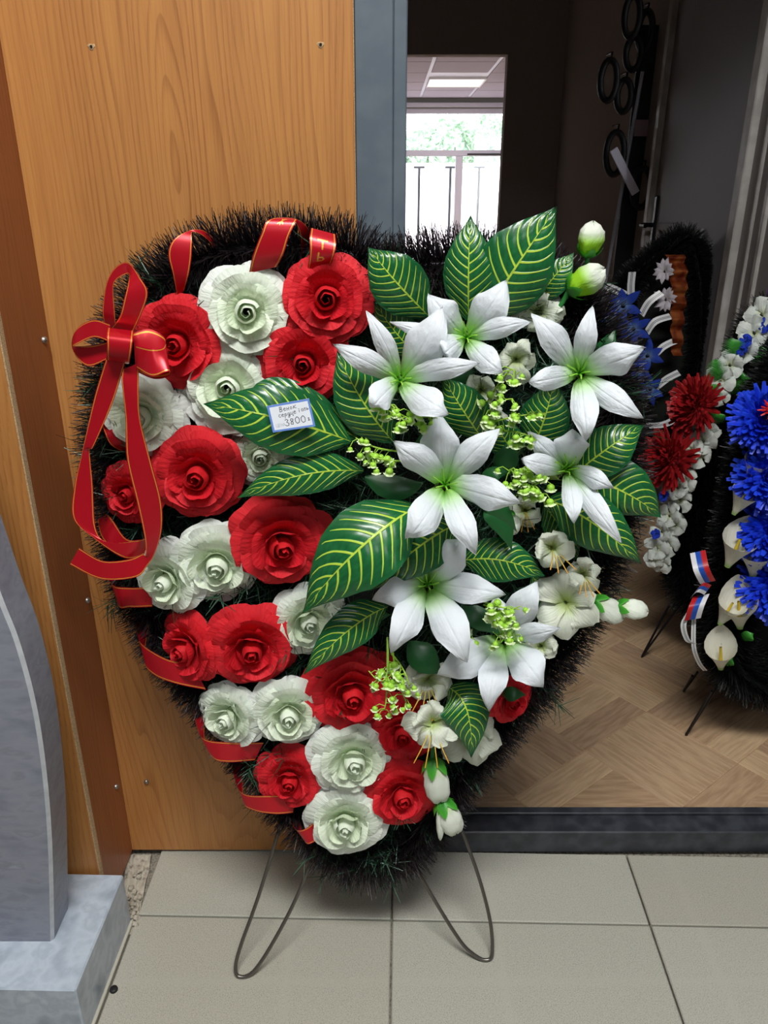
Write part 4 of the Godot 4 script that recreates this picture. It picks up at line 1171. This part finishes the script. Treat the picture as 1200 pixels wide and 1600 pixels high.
func price_tag() -> void:
	var im := Image.create(480, 300, false, Image.FORMAT_RGB8)
	im.fill(s8(104, 140, 216))
	im.fill_rect(Rect2i(24, 22, 432, 256), s8(232, 236, 246))
	var ink := s8(28, 28, 44)
	var e := [0.05, 0.55, 0.6, 0.45, 0.5, 0.2, 0.2, 0.25, 0.05, 0.6, 0.25, 0.95, 0.65, 0.8]
	# first line
	pen(im, Vector2(128, 36), 50.0, [[0.1, 0.0, 0.02, 1.0], [0.1, 0.02, 0.5, 0.0, 0.5, 0.3, 0.12, 0.46, 0.56, 0.56, 0.5, 0.92, 0.02, 1.0]], 2.6, ink)
	pen(im, Vector2(172, 44), 40.0, [e], 2.4, ink)
	pen(im, Vector2(208, 46), 38.0, [[0.1, 0.15, 0.05, 0.95], [0.1, 0.55, 0.6, 0.45], [0.66, 0.1, 0.58, 0.95]], 2.4, ink)
	pen(im, Vector2(246, 42), 38.0, [[0.4, 0.2, 0.1, 0.45, 0.15, 0.85, 0.5, 0.85, 0.65, 0.5, 0.4, 0.2]], 2.4, ink)
	pen(im, Vector2(284, 38), 40.0, [[0.12, 0.15, 0.05, 0.95], [0.75, 0.1, 0.1, 0.55, 0.8, 0.9]], 2.4, ink)
	# second line
	pen(im, Vector2(104, 106), 40.0, [[0.6, 0.25, 0.2, 0.2, 0.05, 0.6, 0.25, 0.95, 0.65, 0.8]], 2.4, ink)
	pen(im, Vector2(136, 104), 40.0, [e], 2.4, ink)
	pen(im, Vector2(170, 104), 40.0, [[0.15, 0.2, 0.02, 1.5], [0.12, 0.5, 0.4, 0.2, 0.65, 0.45, 0.5, 0.85, 0.1, 0.8]], 2.4, ink)
	pen(im, Vector2(204, 100), 40.0, [[0.6, 0.3, 0.2, 0.25, 0.1, 0.7, 0.35, 0.9, 0.6, 0.5, 0.62, 0.3, 0.55, 1.3, 0.2, 1.5, 0.15, 1.2, 0.8, 0.8]], 2.4, ink)
	pen(im, Vector2(240, 98), 40.0, [[0.1, 0.2, 0.08, 0.8, 0.55, 0.8, 0.6, 0.2], [0.6, 0.8, 0.65, 1.25, 0.4, 1.2]], 2.4, ink)
	pen(im, Vector2(274, 92), 40.0, [e], 2.4, ink)
	pen(im, Vector2(336, 84), 40.0, [[0.1, 0.3, 0.08, 0.95], [0.02, 0.05, 0.05, 0.08], [0.2, 0.03, 0.23, 0.06]], 2.4, ink)
	pen(im, Vector2(362, 82), 40.0, [[0.4, 0.2, 0.1, 0.45, 0.15, 0.85, 0.5, 0.85, 0.6, 0.5, 0.4, 0.2]], 2.4, ink)
	pen(im, Vector2(394, 80), 40.0, [[0.1, 0.25, 0.02, 0.95], [0.1, 0.35, 0.45, 0.2, 0.42, 0.95]], 2.4, ink)
	pen(im, Vector2(424, 76), 40.0, [[0.1, 0.25, 0.05, 0.9, 0.45, 0.85, 0.5, 0.6, 0.1, 0.58]], 2.4, ink)
	# printed word and the price
	var grey := s8(150, 156, 176)
	pen(im, Vector2(52, 212), 34.0, [[0, 0, 0, 1, 0.6, 1, 0.6, 0], [0.6, 1, 0.75, 1, 0.75, 1.2], [1.3, 0, 0.95, 0, 0.95, 1, 1.3, 1], [0.95, 0.5, 1.25, 0.5], [1.6, 0, 1.6, 1], [1.6, 0.5, 2.1, 0.5], [2.1, 0, 2.1, 1], [2.35, 1, 2.65, 0, 2.95, 1], [2.45, 0.65, 2.85, 0.65]], 1.5, grey)
	pen(im, Vector2(158, 176), 72.0, [[0.05, 0.1, 0.3, 0.0, 0.5, 0.15, 0.25, 0.45, 0.55, 0.65, 0.45, 0.98, 0.1, 1.0, 0.0, 0.85]], 3.2, ink)
	pen(im, Vector2(214, 174), 70.0, [[0.5, 0.1, 0.2, 0.05, 0.1, 0.3, 0.45, 0.6, 0.4, 0.95, 0.1, 0.9, 0.1, 0.65, 0.5, 0.3, 0.5, 0.1]], 3.2, ink)
	for x in [268, 334]:
		pen(im, Vector2(x, 166), 72.0, [[0.4, 0.0, 0.1, 0.25, 0.08, 0.7, 0.3, 1.0, 0.65, 0.85, 0.72, 0.35, 0.55, 0.05, 0.4, 0.0]], 3.2, ink)
	pen(im, Vector2(412, 196), 40.0, [[0.1, 0.1, 0.4, 0.05, 0.35, 0.4, 0.1, 0.7, 0.6, 0.65]], 3.2, ink)
	var m := mat(Color.WHITE, 0.4)
	m.albedo_texture = ImageTexture.create_from_image(im)
	var crn := [w(416.5, 634.5, 0.128), w(483, 622.5, 0.122), w(493, 666, 0.122), w(426.5, 676, 0.128)]
	var base: Vector3 = (crn[0] + crn[1] + crn[2] + crn[3]) / 4.0
	var n: Vector3 = (crn[1] - crn[0]).cross(crn[3] - crn[0]).normalized()
	if n.z < 0.0: n = -n
	var mb := MB.new()
	var l := []
	for p in crn: l.append(p - base)
	mb.fan(l, n, [Vector2(0, 0), Vector2(1, 0), Vector2(1, 1), Vector2(0, 1)])
	var bk := []
	for p in l: bk.append(p - n * 0.0012)
	var t := obj("price_tag", mb, m)
	t.position = base + ROOT
	tag(t, "small white price card with blue border and handwriting, lying on a striped leaf", "price tag")
	var side := MB.new()
	side.fan(bk, -n)
	for k in 4:
		side.fan([l[k], l[(k + 1) % 4], bk[(k + 1) % 4], bk[k]], (l[k] + l[(k + 1) % 4]))
	obj("card_back", side, mat(s8(228, 230, 236), 0.6), t)

# ================= wreaths in the back room
func tuft(mb: MB, at: Vector3, n: Vector3, r: float, count: int, c0: Color, c1: Color) -> void:    # a spiky chrysanthemum head
	var s := n.cross(Vector3(0.3, 1, 0.2)).normalized()
	var t := n.cross(s)
	for k in count:
		var f := (k + 0.5) / count
		var a := k * 2.39996
		var el := lerpf(1.35, -0.15, pow(f, 0.75))
		var d := (s * cos(a) + t * sin(a)) * cos(el) + n * sin(el)
		d = (d + Vector3(rr(-1, 1), rr(-1, 1), rr(-1, 1)) * 0.1).normalized()
		var len := r * lerpf(0.62, 1.0, f) * rr(0.85, 1.1)
		var side := d.cross(n).normalized() * r * 0.085
		var up := side.cross(d).normalized() * r * 0.05
		var b := at + d * r * 0.1
		var m := at + d * len * 0.65 - up * 0.6
		var e := at + d * len + up * 1.2
		var col := c0.lerp(c1, rng.randf() * 0.7 + 0.3 * f)
		mb.fan([b - side * 0.4, m - side, m + up * 0.8], n, null, col)
		mb.fan([b + side * 0.4, b - side * 0.4, m + up * 0.8], n, null, col)
		mb.fan([b + side * 0.4, m + up * 0.8, m + side], n, null, col)
		mb.fan([m - side, e - side * 0.45, e + side * 0.45, m + up * 0.8], n, null, col)
		mb.fan([m + side, m + up * 0.8, e + side * 0.45], n, null, col)

func ruffle(called: String, parent: Node3D, at: Vector3, n: Vector3, r: float, petals: int, c0: Color, c1: Color, m: Material, pointed := false) -> MeshInstance3D:
	var s := n.cross(Vector3(0.2, 1, 0.1)).normalized()
	var t := n.cross(s)
	var cm := MB.new()
	cm.tube([at - n * r * 0.3, at, at + n * r * 0.12], r * 0.08, r * 0.12, 7, c0)
	var o := obj(called, cm, m, parent)
	var a0 := rr(0, TAU)
	for k in petals:
		var a := a0 + TAU * k / petals + rr(-0.15, 0.15)
		var d := s * cos(a) + t * sin(a)
		var tip := at + d * r * rr(0.85, 1.1) + n * r * rr(0.05, 0.4)
		var mb := MB.new()
		blade(mb, at, at + d * r * 0.5 + n * r * 0.42, tip, r * (0.24 if pointed else 0.5), LILY if pointed else TRUMPET, -0.3, 0.0, 0.1 if pointed else 0.25, rr(-0.3, 0.3), rr(0, TAU), n, func(_u, v): return c0.lerp(c1, smoothstep(0.0, 0.45, v)), 6, 6)
		obj("petal", mb, m, o)
	return o

func fern(parent: Node3D, a: Vector3, m: Vector3, c: Vector3, hw: float) -> void:
	var mb := MB.new()
	mb.tube([a, bez(a, m, c, 0.5), c], 0.0015, 0.0008, 5, lin(40, 110, 40))
	for k in 18:
		var v := 0.1 + 0.88 * k / 18.0
		var p := bez(a, m, c, v)
		var tn := ((m - a) * (1 - v) + (c - m) * v).normalized()
		for sg in [-1.0, 1.0]:
			var s: Vector3 = tn.cross(Vector3(-0.5, 0.2, 0.8)).normalized() * sg
			var e: Vector3 = p + (s + tn * 0.5).normalized() * hw * sin(PI * (0.15 + 0.8 * v))
			mb.fan([p - tn * hw * 0.07, e, p + tn * hw * 0.09], Vector3(-0.5, 0.2, 0.8), null, lin(46, 128, 44).lerp(lin(70, 160, 60), rng.randf()))
	obj("fern_leaf", mb, M.green, parent)

func calla(parent: Node3D, at: Vector3, up: Vector3, n: Vector3, len: float) -> void:
	# a rolled funnel whose far side rises into a broad pointed lip
	var s := up.cross(n).normalized()
	n = s.cross(up).normalized()
	var mb := MB.new()
	mb.grid(20, 12, func(u, v):
		var a: float = (u * 2.0 - 1.0) * PI          # 0 at the back, plus or minus PI where the edges meet in front
		var back: float = 0.5 + 0.5 * cos(a)
		var top: float = len * (0.5 + 0.5 * pow(back, 1.6))
		var h: float = top * v
		var r: float = len * (0.05 + 0.27 * pow(v, 1.3) * (1.0 - 0.75 * pow(maxf(h / len - 0.55, 0.0) / 0.45, 2.0)))
		return at + up * h + s * sin(a) * r + n * (-cos(a) * r * 0.7) + n * len * (0.10 * v * v * (1.0 - back) - 0.12 * back * v * v)
	, func(_u, v): return lin(150, 190, 90).lerp(lin(226, 224, 210), smoothstep(0.0, 0.3, v)))
	var o := obj("calla_lily", mb, M.petal, parent)
	var sp := MB.new()
	sp.tube([at + up * len * 0.1, at + up * len * 0.35, at + up * len * 0.6 + n * len * 0.03], len * 0.035, len * 0.025, 8, lin(220, 190, 50))
	obj("spadix", sp, M.green, o)

func band(called: String, pts: Array, side: Vector3, wide: float, m: Material, parent: Node3D) -> void:
	var l := spline(pts, 5)
	var mb := MB.new()
	var last := l.size() - 1
	mb.grid(3, last, func(u, v): return (l[int(round(v * last))] as Vector3) + side * wide * (u - 0.5))
	obj(called, mb, m, parent)

func loc(list: Array, root: Vector3) -> Array:
	var out := []
	for q in list: out.append(pz(q[0], q[1], q[2]) - root)
	return out

func wire_v(parent: Node3D, tip: Array, tops: Array) -> void:
	var root := parent.position
	var e := pf(tip[0], tip[1], 0.003) - root
	var mb := MB.new()
	var a := pz(tops[0][0], tops[0][1], tops[0][2]) - root
	var b := pz(tops[1][0], tops[1][1], tops[1][2]) - root
	mb.tube([a, a.lerp(e, 0.5), e.lerp(a, 0.03), e, e.lerp(b, 0.03), b.lerp(e, 0.5), b], 0.0028, 0.0028, 6)
	obj("wire_leg", mb, M.black_metal, parent)

func dark_wreath(called: String, label: String, root: Vector3, ring: Array, rad: float, per_m: float) -> Node3D:
	var t := thing(called, label, "wreath", root)
	var path := spline(loc(ring, root), 8, true)
	var wf := MB.new()
	wf.tube(path + [path[0]], rad * 0.4, rad * 0.4, 7, Color.BLACK)
	obj("wire_frame", wf, M.backing, t)
	var tn := MB.new()
	tinsel(tn, path, rad, per_m, 0.0011, lin(12, 14, 14), lin(26, 30, 28))
	var o := obj("tinsel_garland", tn, M.needle, t)
	o.set_meta("kind", "stuff")
	# dark branches across the middle
	var c := Vector3.ZERO
	for p in path: c += p / path.size()
	var mid := MB.new()
	for k in path.size():
		var a: Vector3 = path[k]
		var b: Vector3 = path[(k + 1) % path.size()]
		mid.tri(a, b, c, Vector3.BACK)
	obj("backing", mid, M.backing, t)
	return t

func back_wreaths() -> void:
	rng.seed = 900
	var flag := mat(Color.WHITE, 0.35)
	var fi := Image.create(48, 4, false, Image.FORMAT_RGB8)
	fi.fill_rect(Rect2i(0, 0, 16, 4), s8(225, 225, 230)); fi.fill_rect(Rect2i(16, 0, 16, 4), s8(30, 80, 180)); fi.fill_rect(Rect2i(32, 0, 16, 4), s8(190, 30, 36))
	flag.albedo_texture = ImageTexture.create_from_image(fi)
	var wband := mat(Color.WHITE, 0.3)
	var wi := Image.create(32, 4, false, Image.FORMAT_RGB8)
	wi.fill(s8(214, 214, 216))
	wi.fill_rect(Rect2i(12, 0, 3, 4), s8(90, 92, 96)); wi.fill_rect(Rect2i(18, 0, 3, 4), s8(90, 92, 96))
	wband.albedo_texture = ImageTexture.create_from_image(wi)
	# --- front one, blue chrysanthemums and callas, half outside the frame
	var r1 := Vector3(0.86, 0, -1.32)
	var fw := dark_wreath("blue_wreath", "black tinsel wreath with blue chrysanthemums and white calla lilies standing at the doorway's edge", r1, [[1240, 560, -1.40], [1200, 660, -1.38], [1172, 780, -1.35], [1150, 890, -1.33], [1132, 985, -1.31], [1150, 1042, -1.29], [1220, 1060, -1.29], [1310, 1010, -1.30], [1390, 880, -1.33], [1420, 720, -1.37], [1390, 590, -1.40], [1290, 530, -1.42]], 0.06, 24000)
	var n1 := Vector3(-0.45, 0.25, 0.85).normalized()
	var k := 0
	for q in [[1196, 655, 62], [1206, 742, 70], [1212, 832, 72], [1214, 915, 72], [1270, 700, 60], [1285, 860, 70]]:
		var mb := MB.new()
		tuft(mb, pz(q[0], q[1], -1.24) - r1, n1, q[2] / 1200.0 * 1.22, 230, lin(16, 44, 210), lin(44, 84, 236))
		var o := obj("blue_chrysanthemum", mb, M.green, fw)
	var red := MB.new()
	tuft(red, pz(1206, 640, -1.2) - r1, n1, 0.02, 30, lin(200, 20, 30), lin(220, 40, 40))
	obj("red_blossom", red, M.green, fw)
	for q in [[1138, 790, 0.11, -0.3], [1128, 872, 0.14, -0.2], [1168, 888, 0.15, 0.1], [1116, 962, 0.12, -0.3], [1148, 968, 0.15, 0.25], [1118, 1032, 0.13, 0.2], [1160, 740, 0.1, -0.2]]:
		var up := Vector3(q[3] * -1.0, 1.0, 0.1).normalized()
		calla(fw, pz(q[0] + 8, q[1] + 14, -1.245) - r1, up, n1, q[2] * 0.72)
	for q in [[1130, 1040, 1146, 1028], [1172, 700, 1166, 660], [1160, 1000, 1178, 990]]:
		var lb := MB.new()
		blade(lb, pz(q[0], q[1], -1.26) - r1, pz((q[0] + q[2]) / 2.0, (q[1] + q[3]) / 2.0, -1.23) - r1, pz(q[2], q[3], -1.24) - r1, 0.012, BLADE, -0.2, 0.0, 0.1, 0.0, 0.0, n1, func(_u, _v): return lin(60, 150, 50), 4, 8)
		obj("leaf", lb, M.green, fw)
	band("flag_ribbon", loc([[1090, 862, -1.27], [1096, 890, -1.24], [1106, 910, -1.25]], r1), Vector3(1, 0.25, 0.0).normalized(), 0.028, flag, fw)
	band("flag_ribbon", loc([[1082, 930, -1.26], [1094, 918, -1.235], [1106, 922, -1.24]], r1), Vector3(0.5, 1, 0.0).normalized(), 0.022, flag, fw)
	band("flag_ribbon", loc([[1096, 930, -1.25], [1088, 948, -1.23], [1082, 968, -1.235]], r1), Vector3(-1, -0.2, 0.0).normalized(), 0.030, flag, fw)
	band("ribbon_tail", loc([[1082, 950, -1.25], [1068, 975, -1.24], [1074, 1000, -1.24], [1086, 1006, -1.24]], r1), Vector3(1, 0.2, 0.3).normalized(), 0.010, wband, fw)
	band("ribbon_tail", loc([[1084, 965, -1.25], [1084, 1010, -1.24], [1092, 1035, -1.25], [1102, 1048, -1.26]], r1), Vector3(1, 0.3, 0.3).normalized(), 0.008, wband, fw)
	wire_v(fw, [1072, 1148], [[1112, 1080, -1.27], [1120, 1075, -1.30]])
	wire_v(fw, [1068, 1080], [[1082, 1056, -1.40], [1090, 1050, -1.42]])
	# --- behind it, turned to the side, red chrysanthemums and white blossoms
	var r2 := Vector3(0.74, 0, -1.64)
	var sw := dark_wreath("side_wreath", "black wreath turned sideways with red chrysanthemums and white blossoms along its rim", r2, [[1200, 500, -1.72], [1172, 560, -1.70], [1140, 640, -1.68], [1112, 720, -1.66], [1090, 800, -1.64], [1074, 870, -1.62], [1082, 925, -1.60], [1120, 935, -1.58], [1170, 860, -1.60], [1215, 740, -1.64], [1250, 620, -1.68], [1250, 530, -1.71]], 0.06, 24000)
	var n2 := Vector3(-0.85, 0.3, 0.45).normalized()
	for q in [[1086, 632, 36], [1044, 716, 40]]:
		var mb := MB.new()
		tuft(mb, pz(q[0], q[1], -1.54) - r2, n2, q[2] / 1200.0 * 1.6 * 1.4, 180, lin(150, 22, 30), lin(178, 38, 40))
		obj("red_chrysanthemum", mb, M.green, sw)
	k = 0
	for q in [[1192, 492, 18], [1180, 520, 18], [1166, 552, 16], [1142, 570, 16], [1128, 596, 18], [1124, 615, 15], [1100, 690, 17], [1082, 704, 16], [1094, 712, 17], [1072, 752, 15], [1060, 762, 15], [1064, 780, 16], [1048, 806, 16], [1056, 820, 15], [1036, 830, 15], [1044, 850, 16], [1028, 856, 16], [1034, 876, 16], [1024, 872, 14], [1110, 678, 14]]:
		ruffle("white_blossom", sw, pz(q[0], q[1], -1.535) - r2, (n2 + Vector3(rr(-0.3, 0.3), rr(-0.3, 0.3), rr(0, 0.4))).normalized(), q[2] / 1200.0 * 1.66 * 1.35, 5, lin(206, 214, 170), lin(226, 232, 226), M.petal)
	for q in [[1166, 534, 11], [1160, 548, 9], [1038, 776, 10], [1026, 834, 9], [1196, 508, 12]]:
		ruffle("small_blue_blossom", sw, pz(q[0], q[1], -1.52) - r2, n2, q[2] / 1200.0 * 1.66, 5, lin(40, 80, 190), lin(24, 60, 200), M.petal)
	for q in [[1152, 575, 1140, 545, 1150, 530], [1130, 600, 1118, 590, 1118, 560], [1120, 600, 1112, 620, 1114, 600], [1172, 572, 1185, 555, 1200, 548], [1150, 600, 1158, 590, 1164, 585], [1112, 660, 1118, 650, 1122, 645], [1138, 606, 1150, 606, 1146, 596]]:
		fern(sw, pz(q[0], q[1], -1.55) - r2, pz(q[2], q[3], -1.52) - r2, pz(q[4], q[5], -1.53) - r2, 0.026)
	wire_v(sw, [1003, 1026], [[1046, 945, -1.62], [1062, 945, -1.58]])
	# --- deepest one, an arch with white bands, blue lilies and daisies
	var r3 := Vector3(0.78, 0, -2.4)
	var dw := dark_wreath("arched_wreath", "arched black wreath by the grey door with white bands and an orange ribbon strip", r3, [[1074, 376, -2.40], [1092, 430, -2.38], [1094, 500, -2.36], [1088, 580, -2.34], [1062, 656, -2.32], [1010, 700, -2.3], [960, 690, -2.3], [935, 620, -2.32], [945, 530, -2.34], [980, 450, -2.36], [1030, 400, -2.39]], 0.05, 22000)
	var n3 := Vector3(-0.35, 0.2, 0.9).normalized()
	var bands := [[[988, 425], [986, 445], [986, 460]], [[947, 447], [962, 453], [978, 461]], [[1002, 492], [1014, 472], [1034, 457]], [[1011, 519], [1024, 502], [1048, 494]], [[1020, 559], [1036, 542], [1056, 532]], [[1022, 608], [1042, 592], [1061, 582]], [[1012, 665], [1034, 664], [1052, 656], [1054, 645], [1048, 640]]]
	for b in bands:
		var pts := []
		for q in b: pts.append(pz(q[0], q[1], -2.24) - r3)
		var d: Vector3 = (pts[-1] - pts[0]).normalized()
		band("white_band", pts, d.cross(n3).normalized(), 0.020, wband, dw)
	for q in [[974, 478, 26], [990, 514, 24], [1012, 556, 24], [1016, 608, 22], [955, 500, 20], [1000, 580, 18]]:
		ruffle("blue_lily", dw, pz(q[0], q[1], -2.22) - r3, n3, q[2] / 1200.0 * 2.2 * 1.15, 6, lin(120, 150, 190), lin(22, 60, 170), M.petal, true)
	for q in [[1040, 424, 16], [1042, 468, 18]]:
		ruffle("daisy", dw, pz(q[0], q[1], -2.26) - r3, (n3 + Vector3(-0.8, 0, 0)).normalized(), q[2] / 1200.0 * 2.2 * 1.2, 11, lin(214, 206, 210), lin(224, 216, 226), M.petal, true)
	var foil := triplanar(mat(Color.WHITE, 0.3, 0.5), noise_tex(0.03, [s8(96, 30, 14), s8(146, 70, 32), s8(172, 100, 52)], [0.2, 0.5, 0.8], 128, 71), 6.0)
	var fo := MB.new()
	var fp := spline([pz(1054, 398, -2.28), pz(1060, 430, -2.25), pz(1060, 470, -2.24), pz(1058, 510, -2.24), pz(1058, 555, -2.25)], 6)
	fo.grid(4, fp.size() - 1, func(u, v):
		var j := int(round(v * (fp.size() - 1)))
		return (fp[j] as Vector3) - r3 + Vector3(0.055 * (u - 0.5) * (1.0 - 0.5 * v), 0, 0.012 * sin(j * 1.6) * 1.0))
	obj("orange_ribbon", fo, foil, dw)
	wire_v(dw, [1000, 760], [[1010, 700, -2.3], [1030, 700, -2.3]])

# ================= things in the dark corner
func corner_things() -> void:
	rng.seed = 1200
	var z := -3.75
	# board and pole
	var bb := thing("dark_board", "narrow black board leaning in the dark corner beside the grey door", "board", pf(1000, 640))
	bb.position = Vector3(pz(985, 440, z).x, 0.0, z)
	var top := pz(1022, 40, z) - bb.position
	var low := pz(975, 430, z) - bb.position
	var d := (top - low)
	var foot := low + d * (-low.y / d.y)
	var sd := Vector3(0.055, 0, 0)
	var poly := PackedVector2Array([Vector2(foot.x - 0.055, 0.0), Vector2(foot.x + 0.055, 0.0), Vector2(top.x + 0.055, top.y), Vector2(top.x - 0.055, top.y)])
	var mb := MB.new()
	mb.slab(poly, -0.012, 0.012)
	obj("board_panel", mb, M.black, bb)
	var pp := thing("pole", "thin light metal pole slanting in front of the black board in the dark corner", "pole", Vector3(pz(950, 440, z + 0.06).x, 0.0, z + 0.06))
	var a := pz(1004, 112, z + 0.06) - pp.position
	var b := pz(948, 430, z + 0.06) - pp.position
	var e := b + (b - a) * (b.y / (a.y - b.y))
	var pm := MB.new()
	pm.tube([e, b, a], 0.009, 0.008, 8)
	obj("shaft", pm, mat(s8(196, 200, 214), 0.35, 0.3), pp)
	var kn := MB.new()
	kn.tube([a, a + (a - b).normalized() * 0.03], 0.011, 0.009, 8)
	obj("end_cap", kn, M.black, pp)
	var rings := [[988, 26, 10, 28, "topmost dark ring high on the corner wall by the board"], [951, 126, 11, 28, "dark ring hanging farthest from the grey door"], [990, 84, 10, 22, "dark ring hanging between two others on the corner wall"], [975, 150, 9, 22, "dark ring hanging beside the pole's upper end"], [961, 240, 12, 30, "dark ring under the white slat's upper end"], [1003, 294, 12, 28, "lowest dark ring beside the door handle"], [1008, 48, 9, 26, "dark ring touching the top of the board"]]
	for q in rings:
		var c := pz(q[0], q[1], z + 0.1)
		var r := thing("wall_ring", q[4], "ring", c, "dark rings in the corner")
		var rx: float = q[2] / 1200.0 * depth(c)
		var ry: float = q[3] / 1200.0 * depth(c)
		var pts := []
		for k in 25: pts.append(Vector3(cos(TAU * k / 24.0) * rx, sin(TAU * k / 24.0) * ry - rx * 0.2 * cos(TAU * k / 24.0), 0.02 * cos(TAU * k / 24.0)))
		var t := MB.new()
		t.tube(pts, 0.014, 0.014, 7)
		obj("hoop", t, M.black, r)
		var h := MB.new()
		h.tube([Vector3(0, ry, 0), Vector3(0.01, ry + 0.03, -0.02), Vector3(0.0, ry + 0.03, -0.08)], 0.005, 0.005, 5)
		obj("hook", h, M.black_metal, r)
	var sl := pz(976, 268, z + 0.14)
	var sb := MB.new()
	sb.box(Vector3(-0.018, -0.105, -0.004), Vector3(0.018, 0.105, 0.004), 0.002)
	var so := obj("slat", sb, mat(s8(206, 202, 216), 0.6))
	so.position = sl
	so.rotation.z = deg_to_rad(34)
	tag(so, "short pale slat slung crosswise over the slanting pole", "slat")
	var pa := obj("paper_note", boxes([[-0.028, -0.032, -0.002, 0.028, 0.032, 0.002]], 0.0005), mat(s8(150, 130, 136), 0.8))
	pa.position = pz(1002, 200, z + 0.09)
	tag(pa, "small pale paper note stuck on the black board", "note")
	# a strip of purple cloth by the casing, at the picture's edge
	var pc := thing("purple_ribbon", "narrow purple ribbon hanging on the side wall next to the grey door's casing", "ribbon", pz(1197, 470, -1.76))
	var pr := MB.new()
	pr.grid(4, 14, func(u, v): return Vector3(-0.004 + 0.03 * u, 0.07 - 0.16 * v, 0.006 * sin(u * 3.0 + v * 5.0)))
	obj("ribbon_strip", pr, mat(s8(96, 40, 140), 0.4), pc)
